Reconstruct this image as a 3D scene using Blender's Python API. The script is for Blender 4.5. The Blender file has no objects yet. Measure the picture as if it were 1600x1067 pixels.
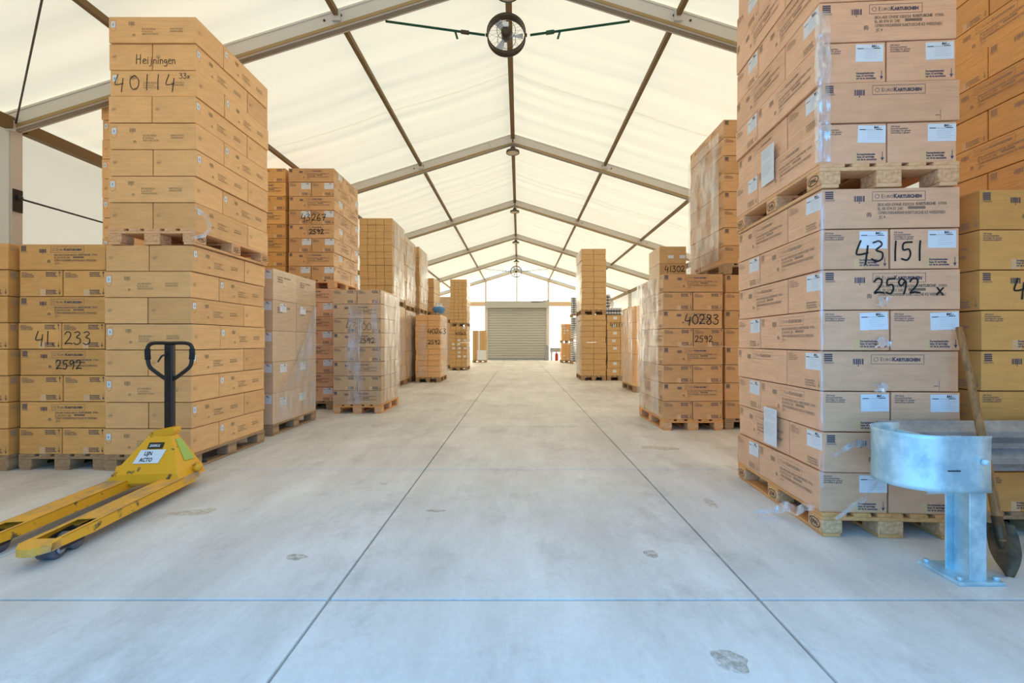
import bpy, bmesh, math, random
from mathutils import Vector, Matrix, noise

random.seed(7)
SC = bpy.context.scene
COL = SC.collection
PI = math.pi
R = math.radians

# ------------------------------------------------------------------ camera
F = 711.0                       # focal length in pixels of the 1600 px frame
CAM_H = 1.18
cam_d = bpy.data.cameras.new('camera')
cam_d.sensor_width = 36.0
cam_d.lens = 36.0 * F / 1600.0
cam_d.clip_start = 0.05
cam_d.clip_end = 300
cam = bpy.data.objects.new('camera', cam_d)
COL.objects.link(cam)
cam.location = (0, 0, CAM_H)
cam.rotation_euler = (R(90), 0, 0)
cam_d.shift_x = -11 / 1600      # level camera, picture centre a hair left of the aisle axis
SC.camera = cam

# ------------------------------------------------------------------ sky, sun, exposure
w = bpy.data.worlds.new('sky')
SC.world = w
w.use_nodes = True
bgn = w.node_tree.nodes['Background']
bgn.inputs[0].default_value = (0.13, 0.485, 1.0, 1)
bgn.inputs[1].default_value = 1.95
sun_d = bpy.data.lights.new('sun', 'SUN')
sun_d.energy = 12.0
sun_d.angle = R(3)
sun_d.color = (1.0, 0.90, 0.72)
sun = bpy.data.objects.new('sun', sun_d)
COL.objects.link(sun)
# sun stands high beyond the far gable, a little to the right
sun.rotation_euler = (R(-40), 0, R(-12))
SC.view_settings.view_transform = 'Standard'
SC.view_settings.look = 'None'
SC.view_settings.gamma = 1.0
SC.view_settings.use_curve_mapping = False
SC.view_settings.exposure = 0.61

# ------------------------------------------------------------------ materials
MATS = {}


def nt_new(name):
    m = bpy.data.materials.new(name)
    m.use_nodes = True
    nt = m.node_tree
    for n in list(nt.nodes):
        nt.nodes.remove(n)
    out = nt.nodes.new('ShaderNodeOutputMaterial')
    MATS[name] = m
    return m, nt, out


def principled(nt, color=(0.5, 0.5, 0.5), rough=0.6, metal=0.0, spec=0.4):
    p = nt.nodes.new('ShaderNodeBsdfPrincipled')
    p.inputs['Base Color'].default_value = (*color, 1)
    p.inputs['Roughness'].default_value = rough
    p.inputs['Metallic'].default_value = metal
    p.inputs['Specular IOR Level'].default_value = spec
    return p


def tex_noise(nt, scale, detail=3, rough=0.55, mapping=None, coord='Object'):
    tc = nt.nodes.new('ShaderNodeTexCoord')
    mp = nt.nodes.new('ShaderNodeMapping')
    if mapping:
        mp.inputs['Scale'].default_value = mapping
    n = nt.nodes.new('ShaderNodeTexNoise')
    n.inputs['Scale'].default_value = scale
    n.inputs['Detail'].default_value = detail
    n.inputs['Roughness'].default_value = rough
    nt.links.new(tc.outputs[coord], mp.inputs[0])
    nt.links.new(mp.outputs[0], n.inputs['Vector'])
    return n


def ramp(nt, src, stops):
    r = nt.nodes.new('ShaderNodeValToRGB')
    el = r.color_ramp.elements
    while len(el) < len(stops):
        el.new(0.5)
    for e, (p, c) in zip(el, stops):
        e.position = p
        e.color = (*c, 1)
    nt.links.new(src, r.inputs[0])
    return r


def mix(nt, a, b, fac, mode='MIX'):
    m = nt.nodes.new('ShaderNodeMix')
    m.data_type = 'RGBA'
    m.blend_type = mode
    for i, v in ((6, a), (7, b)):
        if isinstance(v, tuple):
            m.inputs[i].default_value = (*v, 1)
        else:
            nt.links.new(v, m.inputs[i])
    if isinstance(fac, (int, float)):
        m.inputs[0].default_value = fac
    else:
        nt.links.new(fac, m.inputs[0])
    return m.outputs[2]


def bump(nt, src, strength, dist, p):
    b = nt.nodes.new('ShaderNodeBump')
    b.inputs['Strength'].default_value = strength
    b.inputs['Distance'].default_value = dist
    nt.links.new(src, b.inputs['Height'])
    nt.links.new(b.outputs[0], p.inputs['Normal'])


def mat_plain(name, color, rough=0.6, metal=0.0, spec=0.4):
    m, nt, out = nt_new(name)
    p = principled(nt, color, rough, metal, spec)
    nt.links.new(p.outputs[0], out.inputs[0])
    return m


def mat_worn(name, color, worn, rough=0.5, metal=0.0, scale=8.0, lo=0.5, hi=0.62, spec=0.4, mapping=None, strength=0.2):
    m, nt, out = nt_new(name)
    n = tex_noise(nt, scale, 6, 0.65, mapping)
    r = ramp(nt, n.outputs[0], [(lo, color), (hi, worn)])
    p = principled(nt, color, rough, metal, spec)
    nt.links.new(r.outputs[0], p.inputs['Base Color'])
    bump(nt, n.outputs[0], strength, 0.004, p)
    nt.links.new(p.outputs[0], out.inputs[0])
    return m


def mat_card(name, c, coat=0.3, rough=0.55, spec=0.3):
    """corrugated cardboard: fibre grain, each carton a shade of its own, under a thin wrinkled film"""
    m, nt, out = nt_new(name)
    oi = nt.nodes.new('ShaderNodeObjectInfo')
    n = tex_noise(nt, 5, 5, 0.6, (1, 1, 4))
    r1 = ramp(nt, n.outputs[0], [(0.3, tuple(v * 0.90 for v in c)), (0.7, tuple(min(1, v * 1.08) for v in c))])
    rr = ramp(nt, oi.outputs['Random'], [(0.0, (0.88, 0.86, 0.83)), (0.5, (1, 1, 1)), (1.0, (1.05, 1.06, 1.08))])
    col = mix(nt, r1.outputs[0], rr.outputs[0], 1.0, 'MULTIPLY')
    p = principled(nt, c, rough, 0, spec)
    nt.links.new(col, p.inputs['Base Color'])
    tc = nt.nodes.new('ShaderNodeTexCoord')
    mp = nt.nodes.new('ShaderNodeMapping')
    mp.inputs['Rotation'].default_value = (R(10), R(9), 0)
    mp.inputs['Scale'].default_value = (0.7, 0.7, 9)
    n2 = nt.nodes.new('ShaderNodeTexNoise')
    n2.inputs['Scale'].default_value = 3.6
    n2.inputs['Detail'].default_value = 4
    n2.inputs['Roughness'].default_value = 0.6
    nt.links.new(tc.outputs['Object'], mp.inputs[0])
    nt.links.new(mp.outputs[0], n2.inputs['Vector'])
    bump(nt, n2.outputs[0], 0.25, 0.02, p)
    p.inputs['Coat Weight'].default_value = coat
    p.inputs['Coat Roughness'].default_value = 0.24
    b_ = nt.nodes.new('ShaderNodeBump')
    b_.inputs['Strength'].default_value = 0.45
    b_.inputs['Distance'].default_value = 0.03
    nt.links.new(n2.outputs[0], b_.inputs['Height'])
    nt.links.new(b_.outputs[0], p.inputs['Coat Normal'])
    nt.links.new(p.outputs[0], out.inputs[0])
    return m


mat_card('card_printed', (0.84, 0.46, 0.265), 0.7)
mat_card('card_buff', (0.70, 0.45, 0.235), 0.9)
mat_card('card_plain', (0.89, 0.485, 0.19), 0.7)
mat_card('card_tan', (0.82, 0.405, 0.11), 0.6)
mat_card('card_amber', (0.74, 0.40, 0.165), 0.8)  # carton brown with the warm light deeper in the tent mixed in
mat_card('card_far', (0.66, 0.385, 0.14), 1.0)
mat_card('card_pale', (0.74, 0.52, 0.33), 1.0)
mat_plain('ink_blue', (0.10, 0.08, 0.105), 0.7)
mat_plain('ink_side', (0.44, 0.28, 0.18), 0.75)
mat_plain('ink_pale', (0.42, 0.27, 0.13), 0.75)
mat_plain('ink_faint', (0.24, 0.155, 0.10), 0.75)
mat_plain('ink_black', (0.012, 0.011, 0.012), 0.55)
mat_plain('ink_grey', (0.45, 0.48, 0.52), 0.7)
mat_plain('paper', (0.80, 0.82, 0.84), 0.6)
mat_plain('tape', (0.80, 0.49, 0.25), 0.45)
mat_plain('tape_blue', (0.05, 0.22, 0.36), 0.5)
mat_plain('black_paint', (0.012, 0.011, 0.011), 0.32, 0, 0.5)
mat_plain('rubber', (0.02, 0.02, 0.022), 0.75)
mat_plain('dark_steel', (0.055, 0.045, 0.04), 0.5, 0.6)
mat_plain('strap_green', (0.012, 0.085, 0.04), 0.6)
mat_plain('cable', (0.10, 0.07, 0.05), 0.5, 0.5)
mat_plain('red', (0.42, 0.035, 0.03), 0.5)
mat_plain('white_plastic', (0.75, 0.76, 0.78), 0.4)
mat_plain('navy', (0.04, 0.06, 0.12), 0.5)
mat_plain('blue_plastic', (0.10, 0.28, 0.55), 0.4)
mat_plain('sticker_green', (0.42, 0.55, 0.10), 0.4)
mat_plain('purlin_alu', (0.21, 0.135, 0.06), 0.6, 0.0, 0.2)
mat_plain('flange_shaded', (0.40, 0.27, 0.12), 0.55, 0.0, 0.3)  # grey flange painted brown for the warm shade on its underside
mat_plain('frame_alu', (0.68, 0.63, 0.56), 0.55, 0.0, 0.3)
mat_plain('frame_groove', (0.30, 0.25, 0.19), 0.5, 0.1)
mat_plain('shutter', (0.50, 0.49, 0.455), 0.5, 0.1)
mat_plain('lamp_body', (0.10, 0.08, 0.06), 0.5, 0.3)
mat_plain('lamp_lens', (0.62, 0.52, 0.38), 0.3)
mat_plain('fan_black', (0.07, 0.048, 0.03), 0.5, 0.2)
mat_worn('wood_new', (0.92, 0.55, 0.29), (0.74, 0.39, 0.17), 0.7, 0, 3.5, 0.35, 0.7, 0.25, (6, 0.7, 8))
mat_worn('wood_old', (0.52, 0.33, 0.175), (0.33, 0.20, 0.11), 0.8, 0, 3.5, 0.35, 0.7, 0.2, (6, 0.7, 8))
mat_worn('wood_orange', (0.90, 0.45, 0.17), (0.66, 0.30, 0.10), 0.7, 0, 3.5, 0.35, 0.7, 0.25, (6, 0.7, 8))
mat_worn('chipwood', (0.90, 0.52, 0.27), (0.60, 0.31, 0.14), 0.8, 0, 45, 0.4, 0.65, 0.2)
mat_worn('handle_wood', (0.46, 0.21, 0.07), (0.24, 0.105, 0.035), 0.55, 0, 5, 0.4, 0.65, 0.3, (14, 14, 1))
mat_worn('jack_yellow', (0.92, 0.43, 0.012), (0.14, 0.085, 0.03), 0.42, 0, 9, 0.585, 0.64, 0.5)
mat_worn('jack_worn', (0.88, 0.44, 0.06), (0.34, 0.26, 0.18), 0.5, 0, 4.5, 0.50, 0.70, 0.4, (1, 0.5, 1))
mat_worn('galv', (0.40, 0.60, 0.68), (0.66, 0.85, 0.90), 0.36, 0.35, 7, 0.42, 0.60, 0.5, (1, 1, 0.8), 0.25)  # blue of the reflected sky is mixed into the zinc colour
mat_worn('galv_dull', (0.30, 0.33, 0.36), (0.42, 0.45, 0.48), 0.45, 0.6, 10, 0.4, 0.6, 0.5)
mat_worn('wheel_grey', (0.10, 0.10, 0.115), (0.17, 0.16, 0.17), 0.6, 0, 14, 0.4, 0.6)
mat_worn('spade_steel', (0.15, 0.095, 0.05), (0.055, 0.04, 0.028), 0.5, 0.5, 10, 0.4, 0.6)

# concrete
m, nt, out = nt_new('concrete')
n1 = tex_noise(nt, 0.55, 6, 0.62, (1, 1, 1), 'Object')
oi = nt.nodes.new('ShaderNodeObjectInfo')
geo = nt.nodes.new('ShaderNodeNewGeometry')


def world_noise(nt, scale, detail, rough, sc):
    mp = nt.nodes.new('ShaderNodeMapping')
    mp.inputs['Scale'].default_value = sc
    n = nt.nodes.new('ShaderNodeTexNoise')
    n.inputs['Scale'].default_value = scale
    n.inputs['Detail'].default_value = detail
    n.inputs['Roughness'].default_value = rough
    nt.links.new(geo.outputs['Position'], mp.inputs[0])
    nt.links.new(mp.outputs[0], n.inputs['Vector'])
    return n


big = world_noise(nt, 0.7, 6, 0.62, (1, 1, 1))
streak = world_noise(nt, 1.1, 7, 0.68, (2.2, 0.55, 1))
fine = world_noise(nt, 34, 4, 0.7, (1, 1, 1))
dark = world_noise(nt, 1.6, 7, 0.75, (1, 0.7, 1))
rb = ramp(nt, big.outputs[0], [(0.30, (0.70, 0.65, 0.595)), (0.72, (0.88, 0.835, 0.775))])
rs = ramp(nt, streak.outputs[0], [(0.35, (0.84, 0.83, 0.82)), (0.65, (1.06, 1.06, 1.06))])
rf = ramp(nt, fine.outputs[0], [(0.25, (0.93, 0.93, 0.93)), (0.6, (1.02, 1.02, 1.02))])
rd = ramp(nt, dark.outputs[0], [(0.52, (1, 1, 1)), (0.72, (0.74, 0.72, 0.71))])
c = mix(nt, rb.outputs[0], rs.outputs[0], 1.0, 'MULTIPLY')
c = mix(nt, c, rf.outputs[0], 1.0, 'MULTIPLY')
c = mix(nt, c, rd.outputs[0], 1.0, 'MULTIPLY')
p = principled(nt, (0.5, 0.5, 0.5), 0.55, 0, 0.35)
nt.links.new(c, p.inputs['Base Color'])
rr = ramp(nt, streak.outputs[0], [(0.3, (0.45,) * 3), (0.7, (0.68,) * 3)])
nt.links.new(rr.outputs[0], p.inputs['Roughness'])
bump(nt, fine.outputs[0], 0.06, 0.004, p)
nt.links.new(p.outputs[0], out.inputs[0])
mat_worn('joint_fill', (0.27, 0.24, 0.21), (0.42, 0.41, 0.39), 0.9, 0, 3, 0.35, 0.6)
mat_plain('yard', (0.42, 0.40, 0.37), 0.9)


def mat_stain(name, col, amount):
    m, nt, out = nt_new(name)
    n = tex_noise(nt, 26, 5, 0.7)
    r = ramp(nt, n.outputs[0], [(0.36, (0,) * 3), (0.62, (amount,) * 3)])
    p = principled(nt, col, 0.7, 0, 0.2)
    t = nt.nodes.new('ShaderNodeBsdfTransparent')
    mx = nt.nodes.new('ShaderNodeMixShader')
    nt.links.new(r.outputs[0], mx.inputs[0])
    nt.links.new(t.outputs[0], mx.inputs[1])
    nt.links.new(p.outputs[0], mx.inputs[2])
    nt.links.new(mx.outputs[0], out.inputs[0])


mat_stain('stain_brown', (0.40, 0.30, 0.20), 0.5)
mat_stain('stain_yellow', (0.62, 0.46, 0.24), 0.4)
mat_stain('stain_grey', (0.25, 0.24, 0.24), 0.5)


# tarpaulin: lets daylight through
def mat_tarp(name, refl, trans, fac, rough_bump=0.15):
    m, nt, out = nt_new(name)
    d = nt.nodes.new('ShaderNodeBsdfDiffuse')
    d.inputs[0].default_value = (*refl, 1)
    t = nt.nodes.new('ShaderNodeBsdfTranslucent')
    t.inputs[0].default_value = (*trans, 1)
    mx = nt.nodes.new('ShaderNodeMixShader')
    mx.inputs[0].default_value = fac
    nt.links.new(d.outputs[0], mx.inputs[1])
    nt.links.new(t.outputs[0], mx.inputs[2])
    nt.links.new(mx.outputs[0], out.inputs[0])


mat_tarp('tarp_roof', (0.84, 0.79, 0.68), (0.475, 0.415, 0.295), 0.30)
mat_tarp('tarp_gable', (0.88, 0.86, 0.80), (0.95, 0.86, 0.66), 0.70)
mat_tarp('tarp_wall', (0.84, 0.80, 0.70), (0.85, 0.60, 0.36), 0.40)
mat_tarp('tarp_seam', (0.92, 0.88, 0.78), (0.98, 0.96, 0.90), 0.88)

# stretch film
def mat_film(name, lo, hi, sc):
    m, nt, out = nt_new(name)
    n = tex_noise(nt, sc, 3, 0.5, (1.6, 1.6, 0.5))
    tr = nt.nodes.new('ShaderNodeBsdfTransparent')
    gl = nt.nodes.new('ShaderNodeBsdfGlossy')
    gl.inputs['Color'].default_value = (0.95, 0.97, 1, 1)
    gl.inputs['Roughness'].default_value = 0.16
    df = nt.nodes.new('ShaderNodeBsdfDiffuse')
    df.inputs[0].default_value = (0.86, 0.88, 0.92, 1)
    b = nt.nodes.new('ShaderNodeBump')
    b.inputs['Strength'].default_value = 0.5
    b.inputs['Distance'].default_value = 0.02
    nt.links.new(n.outputs[0], b.inputs['Height'])
    nt.links.new(b.outputs[0], gl.inputs['Normal'])
    m1 = nt.nodes.new('ShaderNodeMixShader')
    m1.inputs[0].default_value = 0.5
    nt.links.new(gl.outputs[0], m1.inputs[1])
    nt.links.new(df.outputs[0], m1.inputs[2])
    r = ramp(nt, n.outputs[0], [(0.36, (lo,) * 3), (0.70, (hi,) * 3)])
    m2 = nt.nodes.new('ShaderNodeMixShader')
    nt.links.new(r.outputs[0], m2.inputs[0])
    nt.links.new(tr.outputs[0], m2.inputs[1])
    nt.links.new(m1.outputs[0], m2.inputs[2])
    nt.links.new(m2.outputs[0], out.inputs[0])


mat_film('film', 0.05, 0.55, 5)
mat_film('film_bunched', 0.22, 0.85, 14)
mat_film('film_wrap', 0.12, 0.62, 4.5)


# ------------------------------------------------------------------ mesh helpers
class MB:
    """collects faces for ONE mesh"""

    def __init__(self):
        self.v, self.f, self.m, self.s = [], [], [], []

    def add(self, vs, fs, mi=0, smooth=False):
        o = len(self.v)
        self.v += [tuple(p) for p in vs]
        for f in fs:
            self.f.append(tuple(i + o for i in f))
            self.m.append(mi)
            self.s.append(smooth)
        return self

    def box(self, x0, x1, y0, y1, z0, z1, mi=0, M=None):
        vs = [Vector((x, y, z)) for z in (z0, z1) for y in (y0, y1) for x in (x0, x1)]
        if M:
            vs = [M @ q for q in vs]
        return self.add(vs, [(0, 2, 3, 1), (4, 5, 7, 6), (0, 1, 5, 4), (2, 6, 7, 3), (0, 4, 6, 2), (1, 3, 7, 5)], mi)

    def bar(self, a, b_, w_, h_, mi=0, up=Vector((0, 0, 1))):
        """rectangular bar from a to b"""
        a, b_ = Vector(a), Vector(b_)
        d = (b_ - a).normalized()
        sx = d.cross(up).normalized()
        sz = sx.cross(d).normalized()
        vs = []
        for q in (a, b_):
            for i, j in ((-1, -1), (1, -1), (1, 1), (-1, 1)):
                vs.append(q + sx * i * w_ / 2 + sz * j * h_ / 2)
        return self.add(vs, [(3, 2, 1, 0), (4, 5, 6, 7), (0, 1, 5, 4), (1, 2, 6, 5), (2, 3, 7, 6), (3, 0, 4, 7)], mi)

    def tube(self, pts, r_, n_=8, mi=0, closed=False, cap=True, smooth=True):
        pts = [Vector(q) for q in pts]
        k = len(pts)
        rr_ = r_ if isinstance(r_, (list, tuple)) else [r_] * k
        rings = []
        prev = None
        for i, q in enumerate(pts):
            if closed:
                d = pts[(i + 1) % k] - pts[i - 1]
            else:
                d = pts[min(i + 1, k - 1)] - pts[max(i - 1, 0)]
            d.normalize()
            if prev is None:
                ref = Vector((0, 0, 1)) if abs(d.z) < 0.9 else Vector((1, 0, 0))
                u = d.cross(ref).normalized()
            else:
                u = (prev - d * prev.dot(d)).normalized()
            prev = u
            v_ = d.cross(u)
            rings.append([q + (u * math.cos(t) + v_ * math.sin(t)) * rr_[i] for t in [2 * PI * j / n_ for j in range(n_)]])
        vs = [q for rg in rings for q in rg]
        fs = []
        for i in range(k if closed else k - 1):
            a, c_ = i * n_, ((i + 1) % k) * n_
            for j in range(n_):
                fs.append((a + j, a + (j + 1) % n_, c_ + (j + 1) % n_, c_ + j))
        self.add(vs, fs, mi, smooth)
        if cap and not closed:
            o = len(self.v) - len(vs)
            self.f.append(tuple(o + j for j in reversed(range(n_))))
            self.f.append(tuple(o + (k - 1) * n_ + j for j in range(n_)))
            self.m += [mi, mi]
            self.s += [False, False]
        return self

    def lathe(self, prof, axis='z', n_=24, mi=0, c_=(0, 0, 0), smooth=True):
        vs, fs = [], []
        k = len(prof)
        for j in range(n_):
            t = 2 * PI * j / n_
            for (r_, h_) in prof:
                a, b_ = r_ * math.cos(t), r_ * math.sin(t)
                q = {'z': (a, b_, h_), 'y': (a, h_, b_), 'x': (h_, a, b_)}[axis]
                vs.append((q[0] + c_[0], q[1] + c_[1], q[2] + c_[2]))
        for j in range(n_):
            for i in range(k - 1):
                a, b_ = j * k + i, ((j + 1) % n_) * k + i
                fs.append((a, b_, b_ + 1, a + 1))
        return self.add(vs, fs, mi, smooth)

    def prism(self, outline, y0, y1, mi=0, M=None):
        """outline in x,z extruded along y"""
        n_ = len(outline)
        vs = [Vector((x, y0, z)) for x, z in outline] + [Vector((x, y1, z)) for x, z in outline]
        if M:
            vs = [M @ q for q in vs]
        fs = [tuple(range(n_)), tuple(reversed(range(n_, 2 * n_)))]
        for i in range(n_):
            fs.append((i, n_ + i, n_ + (i + 1) % n_, (i + 1) % n_))
        return self.add(vs, fs, mi)

    def mesh(self, name, mats, bev=0.0, seg=1, fix=True):
        me = bpy.data.meshes.new(name)
        me.from_pydata(self.v, [], self.f)
        for mm in (mats if isinstance(mats, (list, tuple)) else [mats]):
            me.materials.append(MATS[mm])
        me.polygons.foreach_set('material_index', self.m)
        me.polygons.foreach_set('use_smooth', self.s)
        if bev or fix:
            bm = bmesh.new()
            bm.from_mesh(me)
            if fix:
                bmesh.ops.recalc_face_normals(bm, faces=bm.faces)
            if bev:
                es = [e for e in bm.edges if len(e.link_faces) == 2 and e.calc_face_angle(0) > 0.5]
                bmesh.ops.bevel(bm, geom=es, offset=bev, segments=seg, profile=0.6, affect='EDGES')
            bm.to_mesh(me)
            bm.free()
        me.update()
        return me

    def build(self, name, mats, parent=None, bev=0.0, seg=1, fix=True):
        return link(name, self.mesh(name, mats, bev, seg, fix), parent)


def link(name, data, parent=None, loc=None, rotz=None):
    o = bpy.data.objects.new(name, data)
    COL.objects.link(o)
    if parent:
        o.parent = parent
    if loc is not None:
        o.location = loc
    if rotz is not None:
        o.rotation_euler = (0, 0, rotz)
    return o


def empty(name, loc=(0, 0, 0), rotz=0.0):
    o = link(name, None, None, loc, rotz)
    o.empty_display_size = 0.1
    return o


def tag(o, label=None, cat=None, group=None, kind=None):
    if label:
        o['label'] = label
    if cat:
        o['category'] = cat
    if group:
        o['group'] = group
    if kind:
        o['kind'] = kind
    return o


# ---- lettering
_txt = {}


def text_geo(s, size, bold=0.0, stretch=1.0):
    key = (s, size, bold, stretch)
    if key in _txt:
        return _txt[key]
    cu = bpy.data.curves.new('lettering', 'FONT')
    cu.body = s
    cu.size = size
    cu.resolution_u = 2
    cu.offset = bold
    ob = bpy.data.objects.new('lettering', cu)
    COL.objects.link(ob)
    dg = bpy.context.evaluated_depsgraph_get()
    dg.update()
    me = ob.evaluated_get(dg).to_mesh()
    vs = [(q.co.x * stretch, q.co.y) for q in me.vertices]
    fs = [tuple(p_.vertices) for p_ in me.polygons]
    ob.evaluated_get(dg).to_mesh_clear()
    bpy.data.objects.remove(ob)
    bpy.data.curves.remove(cu)
    _txt[key] = (vs, fs)
    return _txt[key]


EPS = 0.0012


def put_text(mb, s, x, z, size, mi=0, bold=0.0, stretch=1.0, y=-EPS):
    vs, fs = text_geo(s, size, bold, stretch)
    mb.add([(x + a, y, z + b_) for a, b_ in vs], fs, mi)


def rect(mb, x0, x1, z0, z1, mi=0, y=-EPS):
    mb.add([(x0, y, z0), (x1, y, z0), (x1, y, z1), (x0, y, z1)], [(0, 1, 2, 3)], mi)


# handwriting: strokes in a 0..1 high box
GL = {
    '0': [[(.35, .95), (.08, .7), (.1, .25), (.32, .02), (.58, .2), (.62, .65), (.35, .95)]],
    '1': [[(.25, 1), (.22, .5), (.22, 0)]],
    '2': [[(.05, .78), (.25, .98), (.5, .85), (.42, .5), (.05, .05), (.3, .1), (.62, .06)]],
    '3': [[(.08, .9), (.35, .98), (.48, .8), (.22, .55), (.5, .42), (.48, .12), (.22, .0), (.02, .12)]],
    '4': [[(.22, 1), (.02, .42), (.2, .34), (.55, .42)], [(.55, .75), (.5, .35), (.44, -.12)]],
    '5': [[(.55, .95), (.15, .9), (.12, .55), (.4, .58), (.48, .3), (.32, .02), (.05, .08)]],
    '6': [[(.45, .98), (.14, .6), (.08, .2), (.3, .0), (.5, .2), (.38, .42), (.1, .28)]],
    '7': [[(.02, .92), (.3, .9), (.58, .95), (.38, .5), (.25, 0)], [(.15, .5), (.52, .52)]],
    '8': [[(.5, .88), (.22, .98), (.12, .75), (.45, .45), (.5, .12), (.22, 0), (.1, .22), (.42, .58), (.5, .88)]],
    '9': [[(.5, .8), (.25, .95), (.08, .72), (.25, .5), (.5, .78), (.5, .4), (.4, .0)]],
    'x': [[(.05, .5), (.4, .02)], [(.42, .48), (.02, .05)]],
    '.': [[(.1, .06), (.16, -.06)]],
    'H': [[(.08, 1), (.04, 0)], [(.5, 1), (.46, 0)], [(.05, .5), (.5, .55)]],
    'e': [[(.05, .3), (.36, .38), (.25, .55), (.06, .4), (.08, .08), (.36, .08)]],
    'i': [[(.1, .5), (.08, .02)], [(.11, .72), (.13, .66)]],
    'j': [[(.2, .5), (.18, -.1), (.0, -.25)], [(.2, .72), (.22, .66)]],
    'n': [[(.05, .5), (.05, .02)], [(.05, .38), (.2, .5), (.32, .4), (.33, .02)]],
    'g': [[(.35, .42), (.18, .5), (.05, .3), (.16, .12), (.34, .3), (.35, -.1), (.2, -.28), (.04, -.18)]],
    ' ': [],
}


def smooth_poly(pts, k=4):
    if len(pts) < 3:
        return pts
    o = []
    P_ = [pts[0]] + list(pts) + [pts[-1]]
    for i in range(1, len(P_) - 2):
        p0, p1, p2, p3 = [Vector(q) for q in P_[i - 1:i + 3]]
        for j in range(k):
            t = j / k
            q = 0.5 * ((2 * p1) + (p2 - p0) * t + (2 * p0 - 5 * p1 + 4 * p2 - p3) * t * t + (3 * p1 - p0 - 3 * p2 + p3) * t ** 3)
            o.append((q.x, q.y))
    o.append(tuple(pts[-1]))
    return o


def ribbon(mb, pts, wd, mi=0, y=-EPS * 1.6):
    pts = [Vector(q) for q in pts]
    L, Rr = [], []
    for i, q in enumerate(pts):
        d = pts[min(i + 1, len(pts) - 1)] - pts[max(i - 1, 0)]
        if d.length < 1e-9:
            d = Vector((1, 0))
        d.normalize()
        n_ = Vector((-d.y, d.x)) * wd / 2
        e = d * (wd * 0.4) if i == len(pts) - 1 else (-d * (wd * 0.4) if i == 0 else Vector((0, 0)))
        L.append(q + n_ + e)
        Rr.append(q - n_ + e)
    k = len(pts)
    mb.add([(q.x, y, q.y) for q in L + Rr], [(i, k + i, k + i + 1, i + 1) for i in range(k - 1)], mi)


def handwriting(mb, s, x, z, h, wd, mi=0, pitch=0.72):
    for ch in s:
        for st in GL[ch]:
            ribbon(mb, [(x + a * h, z + b_ * h) for a, b_ in smooth_poly(st)], wd, mi)
        x += {'1': 0.5, 'i': 0.28, 'j': 0.34, '.': 0.32, 'n': 0.46, 'e': 0.46, 'g': 0.48, ' ': 0.22}.get(ch, pitch) * h


# ------------------------------------------------------------------ the setting: floor
SLX, SLY, SX0, SY0 = 1.97, 2.11, -0.87, -0.03
floor = MB()
floor.add([(-9, -14, -0.012), (9, -14, -0.012), (9, 40, -0.012), (-9, 40, -0.012)], [(0, 1, 2, 3)])
floor = tag(floor.build('floor', 'joint_fill'), kind='structure')
slab = MB()
slab.box(0.006, SLX - 0.006, 0.006, SLY - 0.006, -0.10, 0)
slab_me = slab.mesh('slab', 'concrete', 0.006, 2)
for i in range(-4, 4):
    for j in range(-1, 16):
        s = link('slab', slab_me, floor, (SX0 + i * SLX, SY0 + j * SLY, 0))
# worn marks on the slabs
for (px, py, rx, ry, mt) in [(1143, 1032, .085, .075, 'stain_brown'), (463, 870, .07, .045, 'stain_brown'), (1016, 865, .05, .05, 'stain_brown'), (680, 798, .09, .03, 'stain_brown'), (1112, 786, .05, .12, 'stain_yellow'),
                             (1030, 700, .25, .12, 'stain_yellow'), (300, 800, .22, .07, 'stain_yellow'),
                             (600, 755, .05, .03, 'stain_yellow')]:
    d_ = CAM_H * F / (py - 533)
    X_ = (px - 811) * d_ / F
    k = 22
    vs = [(0, 0, 0.0006)]
    ph = random.random() * 9
    for q in range(k):
        t = 2 * PI * q / k
        e = 0.75 + 0.35 * noise.noise((math.cos(t) * 1.3 + ph, math.sin(t) * 1.3, ph))
        ex = 2.6
        cx_, sy_ = math.cos(t), math.sin(t)
        sq = (abs(cx_) ** ex + abs(sy_) ** ex) ** (-1 / ex)
        vs.append((rx * cx_ * sq * e, ry * sy_ * sq * e, 0.0006))
    mb = MB().add(vs, [(0, q + 1, (q + 1) % k + 1) for q in range(k)])
    o = mb.build('stain', mt, floor, fix=False)
    o.location = (X_, d_, 0)
    if d_ > 0:
        o.rotation_euler = (0, 0, random.uniform(-.3, .3))
tag(MB().add([(-60, -80, -0.11), (60, -80, -0.11), (60, 90, -0.11), (-60, 90, -0.11)], [(0, 1, 2, 3)]).build('ground', 'yard'), kind='structure')

# ------------------------------------------------------------------ the setting: tent
CX = -0.14
HALF = 5.98
FY = [0.85 + 4.675 * i for i in range(7)]
RIDGE = 5.84
SLP = 0.312


def roof_h(x):
    return RIDGE - SLP * abs(x - CX)


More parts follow.
